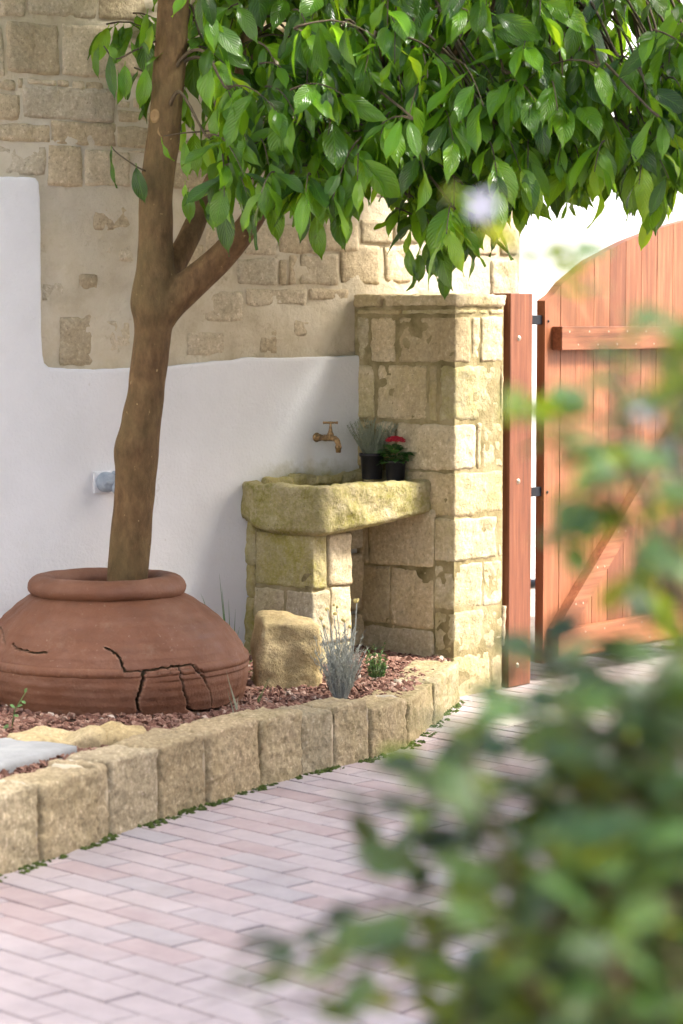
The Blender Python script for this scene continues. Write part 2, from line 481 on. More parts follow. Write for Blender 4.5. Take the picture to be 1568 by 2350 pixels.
M['grey_leaf'] = leaf_mat('grey_green_leaf', (.15, .17, .11), (.30, .33, .24), (.3, .34, .2), vein=False, rough=.8, spec=.2, tr=.2)
M['pot_leaf'] = leaf_mat('dark_glossy_leaf', (.02, .07, .014), (.05, .15, .03), (.12, .3, .04), vein=False, rough=.35, tr=.25)
def plain(name, col, rough=.6, metal=0.0, spec=.4, var=.25, scale=30, bump=.2):
    t = NT(name)
    c = t.ramp(t.noise(scale, 5), [(.3, tuple(x * (1 - var) for x in col)), (.7, tuple(min(1, x * (1 + var)) for x in col))])
    return t.done(c, rough, t.bump(t.noise(scale * 4, 4), bump, .002), spec, metal)
M['green_twig'] = plain('green_twig', (.075, .13, .03), .6)
M['brown_twig'] = plain('brown_twig', (.07, .05, .025), .8)
M['brass'] = plain('aged_brass', (.27, .175, .085), .55, .8, .5, .5, 110)
M['black_plastic'] = plain('black_plastic', (.014, .013, .015), .5)
M['grey_plastic'] = plain('blue_grey_plastic', (.30, .345, .39), .45)
M['white_plastic'] = plain('white_plastic', (.74, .75, .75), .4)
M['black_iron'] = plain('black_iron', (.012, .014, .02), .5, .3)
M['steel'] = plain('zinc_screw', (.42, .36, .27), .4, .8)
M['red_petal'] = plain('red_petal', (.42, .02, .035), .5, 0, .3, .35, 60)
M['pale_petal'] = plain('pale_lilac_petal', (.50, .51, .60), .6, 0, .3, .1)
M['yellow_bud'] = plain('yellow_bud', (.55, .45, .16), .8)
M['moss'] = plain('moss', (.06, .085, .02), .95, 0, .1, .5, 60, .6)

# ------------------------------------------------------------------ ground
g = mesh_obj('ground', [(-400, -400, -.06), (400, -400, -.06), (400, 400, -.06), (-400, 400, -.06)], [(0, 1, 2, 3)], M['ground'], loc=(0, 0, 0), smooth=False)
prop(g, kind='structure')

# kerb line (front foot), from the left of the picture to the pillar
KP = [on_level(-420, 2165, 0), on_level(-200, 2085, 0), on_level(0, 2008, 0), on_level(215, 1930, 0), on_level(420, 1862, 0), on_level(590, 1803, 0), on_level(735, 1768, 0), on_level(845, 1741, 0), on_level(930, 1712, 0), on_level(990, 1662, 0), on_level(1046, 1606, 0)]
KL = spline([(p.x, p.y) for p in KP], 12)
KS = np.concatenate([[0], np.cumsum(np.hypot(*(KL[1:] - KL[:-1]).T))])
def kerb_at(s):
    x = np.interp(s, KS, KL[:, 0]); y = np.interp(s, KS, KL[:, 1])
    x2 = np.interp(s + .03, KS, KL[:, 0]); y2 = np.interp(s + .03, KS, KL[:, 1])
    if s + .03 > KS[-1]:
        x2, y2 = 2 * x - np.interp(s - .03, KS, KL[:, 0]), 2 * y - np.interp(s - .03, KS, KL[:, 1])
    d = Vector((x2 - x, y2 - y, 0)).normalized()
    return Vector((x, y, 0)), d
def kerb_side(p):
    """distance in front of the kerb line (negative: in the bed)"""
    d2 = (KL[:, 0] - p[0]) ** 2 + (KL[:, 1] - p[1]) ** 2
    i = int(np.argmin(d2)); a = KL[max(i - 1, 0)]; b = KL[min(i + 1, len(KL) - 1)]
    e = (b - a) / np.hypot(*(b - a))
    return (p[0] - KL[i][0]) * e[1] - (p[1] - KL[i][1]) * e[0]

# pavement of pavers in running bond
PA = R(46)
PR, PQ = Vector((math.cos(PA), -math.sin(PA), 0)), Vector((-math.sin(PA), -math.cos(PA), 0))
BL, BW = .241, .0955
P0 = Vector((-.672, 5.22, 0))
pav = mesh_obj('pavement', [(-3.2, -.5, -.012), (4.5, -.5, -.012), (4.5, 11.5, -.012), (-3.2, 11.5, -.012)], [(0, 1, 2, 3)], M['sand'], loc=(0, 0, 0), smooth=False)
prop(pav, kind='structure')
def paver_mesh(seed):
    r = random.Random(seed)
    bm = bmesh.new(); bmesh.ops.create_cube(bm, size=1)
    for v in bm.verts: v.co = Vector((v.co.x * (BL - .006 - r.uniform(0, .002)), v.co.y * (BW - .006 - r.uniform(0, .002)), v.co.z * .05 - .025))
    top = [e for e in bm.edges if all(v.co.z > -.01 for v in e.verts)]
    bmesh.ops.bevel(bm, geom=top, offset=.0035, segments=2, profile=.6, affect='EDGES')
    me = bpy.data.meshes.new('paver'); bm.to_mesh(me); bm.free()
    me.materials.append(M['paver'])
    return me
PM = [paver_mesh(i) for i in range(6)]
rest = MB(); n_b = 0
for j in range(-60, 60):
    for i in range(-45, 45):
        c = P0 + PR * ((i + .5 + (j % 2) * .5) * BL) + PQ * ((j - .5) * BW)
        if not (-2.6 < c.x < 3.4 and 1.0 < c.y < 10.6): continue
        if kerb_side(c) < -.16 and c.y < 9.2 and c.x < .55: continue
        if (c - WO).dot(WN) < .0: continue
        u = 784 + F_PX * c.x / c.y
        dz = rnd.gauss(0, .0006)
        rot = Matrix.Rotation(-PA + rnd.gauss(0, .006), 4, 'Z') @ Matrix.Rotation(rnd.gauss(0, .003), 4, 'X') @ Matrix.Rotation(rnd.gauss(0, .002), 4, 'Y')
        m = Matrix.Translation(c + Vector((0, 0, dz))) @ rot
        if c.y > 4.75 and -90 < u < 1660 and n_b < 300 and c.y < 9.6:
            o = bpy.data.objects.new('brick', PM[rnd.randrange(6)]); COL.objects.link(o); o.parent = pav; o.matrix_basis = m; n_b += 1
        else:
            me = PM[rnd.randrange(6)]
            rest.add([m @ v.co for v in me.vertices], [tuple(p.vertices) for p in me.polygons])
o = rest.build('brick_field', M['paver'], pav, smooth=False); prop(o, kind='stuff')
print('bricks', n_b)

# ------------------------------------------------------------------ planting bed and gravel
BED_Z = .135
def bed_inside(x, y):
    return kerb_side((x, y)) < -.03 and (Vector((x, y, 0)) - WO).dot(WN) > -.02 and x < .52
def bed_h(x, y):
    d = -kerb_side((x, y))
    return BED_Z + .018 * mnoise.noise(Vector((x * 3, y * 3, 0))) + .02 * min(1, max(0, d) / .7)
nx, ny = 70, 90
idx, V, Fc = {}, [], []
for i in range(nx):
    for j in range(ny):
        x = -2.0 + 2.55 * i / (nx - 1); y = 5.6 + 3.9 * j / (ny - 1)
        if bed_inside(x, y):
            idx[i, j] = len(V); V.append((x, y, bed_h(x, y) - .012))
for (i, j) in idx:
    q = [(i, j), (i + 1, j), (i + 1, j + 1), (i, j + 1)]
    if all(k in idx for k in q): Fc.append(tuple(idx[k] for k in q))
bed = mesh_obj('planting_bed', V, Fc, M['earth']); prop(bed, kind='structure')

def gravel(name, n, sampler, label, size=(.006, .014), parent=None):
    base = np.array([(1, 0, 0), (-1, 0, 0), (0, 1, 0), (0, -1, 0), (0, 0, 1), (0, 0, -1), (.62, .62, .45), (-.62, .62, -.45), (.62, -.62, -.45), (-.62, -.62, .45)], float)
    tri = None
    bm = bmesh.new()
    for b in base: bm.verts.new(b)
    bmesh.ops.convex_hull(bm, input=bm.verts[:])
    bm.verts.index_update(); tri = [tuple(v.index for v in f.verts) for f in bm.faces]; bv = np.array([v.co for v in bm.verts]); bm.free()
    rs = np.random.RandomState(len(name)); V, Fc, T = [], [], []
    for k in range(n):
        p = sampler(rs)
        if p is None: continue
        s = rs.uniform(*size) * (1.5 if rs.rand() < .05 else 1)
        A = bv * (1 + rs.uniform(-.3, .3, bv.shape)) * np.array([s, s * rs.uniform(.6, .95), s * rs.uniform(.45, .8)])
        q = Matrix.Rotation(rs.uniform(0, 6.28), 3, 'Z') @ Matrix.Rotation(rs.normal(0, .45), 3, 'X') @ Matrix.Rotation(rs.normal(0, .45), 3, 'Y')
        A = A @ np.array(q).T + np.array(p)
        b = len(V); V += A.tolist(); Fc += [tuple(i + b for i in f) for f in tri]
        T += [min(1, max(0, rs.beta(2.2, 2.6) + (.35 if rs.rand() < .03 else 0)))] * len(bv)
    o = mesh_obj(name, V, Fc, M['gravel'], parent, smooth=False, attr={'tone': T})
    return prop(o, label, None, None, 'stuff')
POT = Vector((at(262, 1540, 7.97).x, 7.97, 0))
def bed_sample(rs):
    for _ in range(20):
        x, y = rs.uniform(-1.35, .5), rs.uniform(5.9, 9.2)
        if not bed_inside(x, y) or (x - POT.x) ** 2 + (y - POT.y) ** 2 < .36 ** 2: continue
        if abs(784 + F_PX * x / y - 784) > 900 and rs.rand() < .8: continue
        return (x, y, bed_h(x, y) + rs.uniform(-.006, .006))
gravel('gravel', 15000, bed_sample, 'loose reddish brown gravel covering the raised planting bed')

# ------------------------------------------------------------------ kerb of tooled blocks
kerb = thing('stone_kerb', tuple(KP[2]), 'low curved kerb of rough golden stone blocks edging the gravel bed', 'kerb')
marks_px = [-330, -180, -75, 75, 208, 240, 356, 466, 586, 686, 762, 846, 932, 990, 1046]
# block joints as distances along the kerb
us = 784 + F_PX * KL[:, 0] / KL[:, 1]
marks = [float(np.interp(m, us, KS)) for m in marks_px]
def kerb_top(u): return float(np.interp(u, [-200, 0, 590, 845, 1040], [.212, .211, .200, .182, .153]))
for i in range(len(marks) - 1):
    a, b = marks[i], marks[i + 1]
    pa, _ = kerb_at(a); pb, _ = kerb_at(b)
    d = (pb - pa).normalized(); nrm = Vector((d.y, -d.x, 0))
    L = (pb - pa).length
    dep = .15 + rnd.uniform(-.015, .025)
    ht = kerb_top((marks_px[i] + marks_px[i + 1]) / 2) + rnd.uniform(-.013, .010)
    size = (L - .010, dep, ht + .06)
    v, f = rough_block(size, .009, .009, .0065, 40, seed=i + 3, lump=.007, warp=.04)
    c = (pa + pb) / 2 - nrm * (dep / 2 - .004 - rnd.uniform(0, .016)) + Vector((0, 0, ht - size[2] / 2))
    o = mesh_obj('stone', v, f, M['kerb_stone'], kerb, matrix=frame(c, d, -nrm, Vector((0, 0, 1))))
    o['moss'] = [.25, .25, .35, .45, .2, .2, .25, .3, .55, .5, .55, .6, .75, .8][i]
# pointing between the blocks
mb = MB()
for i in range(1, len(marks) - 1):
    p, d = kerb_at(marks[i]); nrm = Vector((d.y, -d.x, 0)); ht = kerb_top(marks_px[i])
    path = [p - nrm * (.019 - .006 * mnoise.noise(Vector((i, k, 0)))) + Vector((0, 0, -.02 + (ht - .012) * k / 6)) for k in range(7)]
    path += [p - nrm * (.028 + .02 * k) + Vector((0, 0, ht - .022)) for k in range(1, 6)]
    v, f = tube(path, .017, 8, rough=.35, seed=i); mb.add(v, f)
o = mb.build('pointing', M['mortar'], kerb)
# damp moss along the foot of the kerb
mb = MB(); rs = random.Random(4)
for k in range(1700):
    s = rs.uniform(marks[1], marks[-1]); p, d = kerb_at(s); nrm = Vector((d.y, -d.x, 0))
    p = p + nrm * (rs.random() ** 2.2 * .05 - .004); r = rs.uniform(.003, .010)
    if mnoise.noise(Vector((s * 7, 1, 0))) + .6 * mnoise.noise(Vector((s * 23, 4, 0))) < -.08: continue
    bmv = [(0, 0, 1), (1, 0, .3), (.3, .95, .3), (-.8, .6, .3), (-.8, -.6, .3), (.3, -.95, .3), (1.1, 0, -.5), (.3, 1, -.5), (-.9, .6, -.5), (-.9, -.6, -.5), (.3, -1, -.5)]
    v = [p + Vector((a * r * rs.uniform(.7, 1.3), b * r * rs.uniform(.7, 1.3), c * r * rs.uniform(.5, 1.1))) for a, b, c in bmv]
    f = [(0, i, i % 5 + 1) for i in range(1, 6)] + [(i, i + 5, (i % 5) + 6, i % 5 + 1) for i in range(1, 6)]
    mb.add(v, f)
o = mb.build('moss', M['moss']); prop(o, 'dark green moss growing along the foot of the kerb', None, None, 'stuff')

# ------------------------------------------------------------------ courtyard wall
wall = thing('courtyard_wall', tuple(W(-.8, 0)), 'old golden stone wall with a white plastered lower part behind the tree', 'wall')
V, Fc = [], []
s0, s1, zt = -2.9, .80, 3.7
ns, nz = 190, 190
for i in range(ns + 1):
    for j in range(nz + 1):
        s, z = s0 + (s1 - s0) * i / ns, -.1 + (zt + .1) * j / nz
        e = (.0085 if z < 1.8 else .0055) * fbm(Vector((s * 5, z * 5, 2)), 4) + .004 * mnoise.noise(Vector((s * 25, z * 25, 5)))
        V.append(W(s, z, e))
for i in range(ns):
    for j in range(nz):
        a = i * (nz + 1) + j; Fc.append((a, a + nz + 1, a + nz + 2, a + 1))
mesh_obj('mortar_face', V, Fc, M['mortar'], wall)
V, Fc = box(W((s0 + s1) / 2, zt / 2, -.21), WD, WN, Vector((0, 0, 1)), (s1 - s0, .36, zt - .01))
mesh_obj('wall_core', V, Fc, M['mortar'], wall, smooth=False)

stones_px = [  # u0,u1,v0,v1 on the wall
    (-130, -8, -60, 40), (-4, 58, -60, 38), (62, 222, -58, 40), (228, 332, -56, 46),
    (-120, 8, 52, 172), (14, 134, 50, 170), (140, 262, 56, 176), (268, 350, 64, 110), (266, 352, 116, 178),
    (-80, 34, 178, 205), (40, 54, 178, 204), (60, 128, 181, 195), (132, 158, 182, 200), (166, 192, 184, 206), (196, 236, 188, 212),
    (-90, 46, 210, 274), (52, 262, 200, 276), (268, 300, 228, 250), (270, 345, 254, 282), (304, 342, 222, 250),
    (-100, 112, 280, 324), (118, 264, 280, 334), (268, 345, 290, 340),
    (-90, 104, 330, 400), (110, 188, 332, 428), (193, 300, 344, 428),
    (292, 326, 344, 350),
    (542, 636, 592, 654), (640, 658, 594, 655), (662, 682, 586, 655), (687, 777, 582, 655), (782, 870, 562, 652), (882, 950, 566, 648),
    (640, 738, 515, 582), (742, 824, 512, 578), (828, 900, 505, 560), (906, 990, 500, 558), (560, 634, 515, 586), (470, 552, 520, 584),
    (566, 705, 662, 702), (470, 558, 668, 738), (711, 800, 663, 690),
    (137, 216, 728, 838), (178, 214, 716, 756), (228, 296, 736, 812), (430, 512, 762, 816), (742, 768, 756, 812), (672, 738, 732, 770), (690, 722, 772, 826), (596, 640, 752, 812),
    (110, 180, 545, 600), (180, 224, 630, 664), (96, 150, 650, 690), (245, 315, 560, 600), (420, 470, 560, 620), (215, 300, 470, 530),
]
done = []
def wall_stone(sa, sb, za, zb, proud, moss=.12, seed=0, amp=.004, mat='stone'):
    size = (sb - sa, .10, zb - za)
    v, f = rough_block(size, .017, .008, amp, 20, seed=seed, lump=.004, warp=.06)
    o = mesh_obj('stone', v, f, M[mat], wall, matrix=frame(W((sa + sb) / 2, (za + zb) / 2, -.05 + proud), WD, -WN, Vector((0, 0, 1))))
    o['moss'] = moss
for k, (u0, u1, v0, v1) in enumerate(stones_px):
    um, vm = (u0 + u1) / 2, (v0 + v1) / 2
    sa, _ = on_wall(u0, vm); sb, _ = on_wall(u1, vm); _, za = on_wall(um, v1); _, zb = on_wall(um, v0)
    low = vm > 450 and um < 470 or vm > 720
    done.append((sa, sb, za, zb))
    wall_stone(sa, sb, za, zb, rnd.uniform(-.001, .005) if low else rnd.uniform(.004, .009), rnd.uniform(.0, .3), seed=k, amp=.007 if low else .005)
z = 1.30; k = 200
while z < 3.45:
    h = rnd.uniform(.15, .24); s = -2.7 + rnd.uniform(0, .2)
    while s < .78:
        L = min(rnd.uniform(.18, .45), .80 - s)
        cs, cz = s + L / 2, z + h / 2
        hid = any(a - .03 < s + L and s < b + .03 and c - .02 < z + h and z < d + .02 for a, b, c, d in done)
        smear = -1.52 < cs < .06 and cz < 1.86
        if not hid and not smear and not (cs < -1.4 and cz < 1.95):
            wall_stone(s, s + L - .012, z, z + h - .012, rnd.uniform(.003, .008), rnd.uniform(0, .25), seed=k); k += 1
        s += L
    z += h
# courses below, right of the pillar, at the jamb of the gateway
z = .02
while z < 1.25:
    h = rnd.uniform(.15, .24); wall_stone(.30, .795, z, min(1.29, z + h - .012), rnd.uniform(.003, .009), rnd.uniform(.1, .4), seed=k); k += 1
    z += h
# sunlit wall across the lane, seen past the gate
fw = thing('lane_wall', (2.2, 13.0, 0), 'sunlit white wall across the lane behind the gate', 'wall')
FO, FD = Vector((-.6, 12.2, 0)), Vector((math.cos(R(28)), math.sin(R(28)), 0)); FN = Vector((FD.y, -FD.x, 0))
V, Fc = box(FO + FD * 3 - FN * .2 + Vector((0, 0, 1.9)), FD, FN, Vector((0, 0, 1)), (6, .4, 3.8)); mesh_obj('wall_face', V, Fc, M['plaster'], fw, smooth=False)
V, Fc = box(FO + FD * 3 - FN * .2 + Vector((0, 0, 3.85)), FD, FN, Vector((0, 0, 1)), (6.1, .5, .10), .01); mesh_obj('coping', V, Fc, M['pale'], fw, smooth=False)

# white plaster coat: a thin raised sheet with a wandering edge
out = []
def edge(u, v): return on_wall(u, v)
top = [(-500, 402), (-300, 405), (-120, 404), (0, 406), (60, 407), (74, 409), (81, 418), (84, 450), (86, 520), (86, 600), (87, 680), (87, 760), (90, 815), (94, 833), (104, 842), (150, 846), (210, 848), (290, 844), (330, 843), (390, 840), (430, 834), (480, 829), (530, 826), (556, 820), (640, 821), (700, 819), (760, 818), (846, 814)]
pts = []
for (a, b) in zip(top[:-1], top[1:]):
    m = max(1, int(math.hypot(b[0] - a[0], b[1] - a[1]) / 9))
    for q in range(m):
        uu, vv = a[0] + (b[0] - a[0]) * q / m, a[1] + (b[1] - a[1]) * q / m
        jit = 1.1
        uu += jit * mnoise.noise(Vector((uu * .06, vv * .06, 1))) ; vv += 1.6 * mnoise.noise(Vector((uu * .05, vv * .05, 8)))
        pts.append(edge(uu, vv))
pts.append((.02, edge(846, 814)[1]))
pts += [(.03, -.05), (-2.9, -.05)]
pts = [(-2.9, pts[0][1])] + pts[1:]
V, Fc = [], []
n = len(pts); P = np.array(pts); cen = None
def inset(P, d):
    Q = []
    for i in range(len(P)):
        a, b = P[i - 1], P[(i + 1) % len(P)]
        e = (b - a) / (np.hypot(*(b - a)) + 1e-9); Q.append(P[i] + d * np.array([e[1], -e[0]]))
    return np.array(Q)
rings = [(P, .0), (P, .020), (inset(P, .004), .0255), (inset(P, .012), .027)]
for ring, dd in rings:
    for q in ring: V.append(W(q[0], q[1], dd))
for r_ in range(len(rings) - 1):
    for i in range(n):
        j = (i + 1) % n; Fc.append((r_ * n + i, r_ * n + j, (r_ + 1) * n + j, (r_ + 1) * n + i))
Fc.append(tuple(range(3 * n, 4 * n)))
o = mesh_obj('plaster_coat', V, Fc, M['plaster'], wall, smooth=False)
o['label'] = 'smooth white plaster coat on the lower wall'

# ------------------------------------------------------------------ masonry pillar
A_ = Vector((-math.cos(R(43)), math.sin(R(43)), 0))   # along the shaded side, back to the wall
B_ = Vector((math.sin(R(43)), math.cos(R(43)), 0))    # along the lit front, to the gate
UP = Vector((0, 0, 1))
PC = on_level(1042, 1602, 0)
pil = thing('stone_pillar', tuple(PC + A_ * .2 + B_ * .15), 'square pillar of mossy limestone blocks between the trough and the gate', 'pillar')
PW, PD = .30, .52
V, Fc = box(PC + A_ * (PD / 2) + B_ * (PW / 2) + UP * .735, A_, B_, UP, (PD - .018, PW - .018, 1.49))
mesh_obj('mortar_core', V, Fc, M['pointing'], pil, smooth=False)
def pil_block(a0, a1, b0, b1, z0, z1, moss, seed, over=0.0, g=.011, **kw):
    size = (a1 - a0 - g, b1 - b0 - g, z1 - z0 - g)
    v, f = rough_block(size, .012, .007, .0055, 30, seed=seed, lump=.006, warp=.04, **kw)
    c = PC + A_ * ((a0 + a1) / 2) + B_ * ((b0 + b1) / 2) + UP * ((z0 + z1) / 2)
    o = mesh_obj('stone', v, f, M['pier_stone'], pil, matrix=frame(c, A_, B_, UP))
    o['moss'] = moss
    return o
zs = [-.04, .161, .323, .501, .671, .841, 1.023, 1.238, 1.418, 1.446, 1.502]
sd = 50
plan = {  # course: list of (a0,a1,b0,b1,moss)
    0: [(0, .28, 0, .22, .6), (.28, .5, 0, .2, .6), (0, .3, .22, .29, .5)],
    1: [(0, .2, 0, .3, .6), (.2, .5, 0, .2, .55), (0, .3, .3, .29, .3)],
    2: [(0, .32, 0, .17, .5), (.32, .5, 0, .2, .5), (0, .3, .17, .29, .3)],
    3: [(0, .18, 0, .26, .5), (.18, .5, 0, .2, .6), (0, .3, .26, .29, .3)],
    4: [(0, .3, 0, .29, .45), (.3, .5, 0, .2, .6)],
    5: [(0, .30, 0, .13, .2), (.30, .41, 0, .2, .35), (.41, .5, 0, .2, .5), (0, .3, .13, .165, .4), (0, .3, .165, .29, .2)],
    6: [(0, .085, 0, .27, .75), (.09, .135, 0, .2, .6), (.14, .395, 0, .2, .4), (.40, .5, 0, .2, .6), (0, .3, .27, .29, .2)],
    7: [(0, .29, 0, .10, .15), (.295, .43, 0, .2, .2), (.435, .5, 0, .2, .5), (0, .3, .10, .15, .3), (0, .3, .15, .29, .15)],
    8: [(0, .27, 0, .2, .6), (.27, .5, 0, .2, .5), (0, .3, .2, .29, .4)],
    9: [(-.012, .36, -.010, .295, .45), (.36, .51, -.012, .29, .4)],
}
for c, lst in plan.items():
    for (a0, a1, b0, b1, m) in lst:
        sd += 1
        j = rnd.uniform(-.003, .004)
        pil_block(a0 + (j if a0 <= 0 else 0), a1, b0 + (j if b0 <= 0 else 0), b1, zs[c], zs[c + 1], m, sd)

# ------------------------------------------------------------------ stone trough on two piers
LC = Vector((-.104, 8.697, 0))
tro = thing('stone_trough', tuple(LC + UP * BED_Z), 'mossy carved stone water trough on two block piers below the brass tap', 'trough')
def pier_block(o0, a0, a1, b0, b1, z0, z1, moss, seed, g=.005, label=None, amp=.005):
    size = (a1 - a0 - g, b1 - b0 - g, z1 - z0 - g)
    v, f = rough_block(size, .011, .007, amp, 30, seed=seed, lump=.006, warp=.04)
    c = o0 + A_ * ((a0 + a1) / 2) + B_ * ((b0 + b1) / 2) + UP * ((z0 + z1) / 2)
    o = mesh_obj('stone', v, f, M['pier_stone'], tro, matrix=frame(c, A_, B_, UP)); o['moss'] = moss
    return o
V, Fc = box(LC + A_ * .20 + B_ * .108 + UP * .33, A_, B_, UP, (.375, .2, .58))
mesh_obj('mortar_core', V, Fc, M['pointing'], tro, smooth=False)
pier_block(LC, 0, .30, 0, .085, .425, .628, .85, 1)
pier_block(LC, .30, .44, 0, .1, .425, .628, 1.0, 2)
pier_block(LC, 0, .3, .09, .2155, .432, .622, .15, 3)
pier_block(LC, 0, .145, 0, .10, .225, .422, .25, 4)
pier_block(LC, .148, .44, 0, .1, .22, .418, .5, 5)
pier_block(LC, 0, .3, .10, .2155, .225, .430, .1, 6)
pier_block(LC, 0, .25, 0, .2155, .04, .222, .5, 7)
pier_block(LC, .25, .44, 0, .1, .04, .218, .8, 8)
L2 = Vector((.310, 9.022, 0)) - A_ * .055 - B_ * .012
V, Fc = box(L2 + A_ * .20 + B_ * .03 + UP * .36, A_, B_, UP, (.40, .045, .62))
mesh_obj('mortar_core', V, Fc, M['pointing'], tro, smooth=False)
pier_block(L2, 0, .33, 0, .07, .475, .70, .12, 11, amp=.003)
pier_block(L2, .33, .44, 0, .07, .475, .70, .2, 12, amp=.003)
pier_block(L2, 0, .22, 0, .07, .245, .47, .1, 13, amp=.003)
pier_block(L2, .22, .44, 0, .07, .245, .47, .2, 14, amp=.003)
pier_block(L2, 0, .36, -.004, .07, .06, .241, .15, 15)
# the basin: an irregular rounded block with a hollow
TZ = .806
C_F = at(738, 1118, 8.635); C_R = Vector((.362, 9.025, 0)); C_B = W(.04, 0, .0); C_L = W(-.585, 0, .0)
C_LF = at(572, 1118, 8.83)
poly = [Vector((C_F.x, C_F.y)), Vector((C_R.x, C_R.y)), Vector((C_B.x + .06, C_B.y + .02)), Vector((C_B.x, C_B.y)), Vector((C_L.x, C_L.y)), Vector((C_LF.x - .006, C_LF.y))]
def round_poly(P, r, n=260):
    out = []
    for i, p in enumerate(P):
        a, b = P[i - 1], P[(i + 1) % len(P)]
        rr = r[i]
        pa = p + (a - p).normalized() * rr; pb = p + (b - p).normalized() * rr
        for k in range(9):
            t = k / 8; out.append(pa * (1 - t) ** 2 + p * 2 * t * (1 - t) + pb * t * t)
    out = np.array([(q.x, q.y) for q in out]); out = np.vstack([out, out[:1]])
    s = np.concatenate([[0], np.cumsum(np.hypot(*(out[1:] - out[:-1]).T))])
    q = np.linspace(0, s[-1], n, endpoint=False)
    return np.stack([np.interp(q, s, out[:, 0]), np.interp(q, s, out[:, 1])], 1)
OUT = round_poly(poly, [.035, .03, .01, .01, .02, .05])
nn = len(OUT)
tang = np.roll(OUT, -1, 0) - np.roll(OUT, 1, 0); tang /= np.hypot(*tang.T)[:, None]
inn = np.stack([-tang[:, 1], tang[:, 0]], 1)            # polygon is counter-clockwise: inward
if (inn[0] * (OUT.mean(0) - OUT[0])).sum() < 0: inn = -inn
cen = OUT.mean(0)
def zbot(p):
    fr = np.clip((p[0] - C_F.x) / (C_R.x - C_F.x), 0, 1)
    lf = np.clip((-.27 - p[0]) / .09, 0, 1)
    return .622 + .062 * fr ** 1.3 + .035 * lf ** 2
prof = [(.05, 0, 0), (.02, .004, 0), (.006, .016, 0)] + [(0, q, 1) for q in np.linspace(.10, .93, 11)] + [(.004, .975, 1), (.012, 1.0, 1)] + [(d, 1.0, 1) for d in (.025, .04, .055)] + [(.066, .985, 1), (.074, .94, 1)] + [(.08, q, 1) for q in (.85, .7, .55, .45)] + [(.11, .38, 1)]
V, Fc = [], []
for (d, h, mode) in prof:
    for i in range(nn):
        zb = zbot(OUT[i]); ht = TZ - zb
        z = zb + (h if mode == 0 else h * ht)
        back = np.dot(inn[i], np.array([WN.x, WN.y])) > .75
        dd = d * (.35 if back and h > .5 and d > .02 else 1.0)
        p = OUT[i] + inn[i] * dd
        q = Vector((p[0], p[1], z))
        e = .010 * fbm(q * 19, 4) + .011 * mnoise.noise(q * 6.5)
        if h >= .97: z += .009 * mnoise.noise(q * 11) + .006 * mnoise.noise(q * 30)
        p = p - inn[i] * e
        V.append((p[0], p[1], z))
for r_ in range(len(prof) - 1):
    for i in range(nn):
        j = (i + 1) % nn; Fc.append((r_ * nn + i, r_ * nn + j, (r_ + 1) * nn + j, (r_ + 1) * nn + i))
Fc.append(tuple(reversed(range(nn)))); Fc.append(tuple(range((len(prof) - 1) * nn, len(prof) * nn)))
o = mesh_obj('basin', V, Fc, M['trough_stone'], tro); o['moss'] = .85
# mossy mortar where the trough meets the wall, and the rough backing under it
sL, _ = on_wall(556, 1300)
zq = .06
for k, h in enumerate((.15, .17, .12, .16, .13)):
    v, f = rough_block((.05, .07, h + .004), .012, .016, .008, 24, 70 + k, .012)
    o = mesh_obj('mortar_fillet', v, f, M['pier_stone'], tro, matrix=frame(W(sL + .020 + rnd.uniform(-.004, .004), zq + h / 2, .028), WD, -WN, UP)); o['moss'] = .8
    zq += h
for k in range(5):
    v, f = rough_block((.135, .05, .030 + .008 * (k % 2)), .010, .008, .009, 30, 80 + k, .014, warp=.2)
    o = mesh_obj('mortar_fillet', v, f, M['pier_stone'], tro, matrix=frame(W(sL + .14 + .118 * k, TZ - .006, .030), WD, -WN, UP)); o['moss'] = .75
for k, (sa, sb, z0, z1) in enumerate(((-.36, -.10, .06, .30), (-.10, .02, .06, .28), (-.40, -.16, .305, .53), (-.155, .02, .285, .52), (-.38, -.12, .535, .70), (-.115, .02, .525, .70))):
    v, f = rough_block((sb - sa - .008, .06, z1 - z0 - .008), .016, .012, .004, 20, 90 + k, .006)
    o = mesh_obj('stone', v, f, M['pier_stone'], tro, matrix=frame(W((sa + sb) / 2, (z0 + z1) / 2, .03), WD, -WN, UP)); o['moss'] = .2

# ------------------------------------------------------------------ gate post and gate leaf
GA = Vector((math.cos(R(50)), math.sin(R(50)), 0)); GN = Vector((GA.y, -GA.x, 0))
post_c = at(1168, 1500, 9.147); post_c.z = 0
pw, pd = .142, .10
post = thing('gate_post', tuple(post_c + GA * (pw / 2) - GN * (pd / 2)), 'reddish wooden gate post bolted upright beside the pillar', 'gate post')
V, Fc = box(post_c + GA * (pw / 2) - GN * (pd / 2) + UP * .752, GA, GN, UP, (pw, pd, 1.50), .004)
mesh_obj('shaft', V, Fc, M['wood_post'], post, smooth=False)
for v_ in (776, 1104, 1530):
    zz = 1.4 - (v_ - 735) / F_PX * 9.2
    v, f = lathe([(0, .006), (.006, .006), (.009, .003), (.011, 0)], 14, post_c + GA * .055 + UP * zz, GN)
    mesh_obj('bolt_head', v, f, M['steel'], post)
GO = Vector((.783, 9.33, 0)); GT = .040; GWID = 1.35
gate = thing('wooden_gate', tuple(GO + GA * .6), 'reddish plank gate leaf with arched top and diagonal brace, hinged on the post', 'gate')
zb_ = .07
def gtop(tt):
    u = np.clip(tt, 0, 1.4); return float(np.interp(u, [0, .06, .12, .3, .55, .8, 1.0, 1.2, 1.4], [1.475, 1.50, 1.545, 1.635, 1.715, 1.775, 1.812, 1.84, 1.85]))
jn = [0, .105, .21, .335, .445, .56, .675, .79, .91, 1.02, 1.13, 1.24, 1.35]
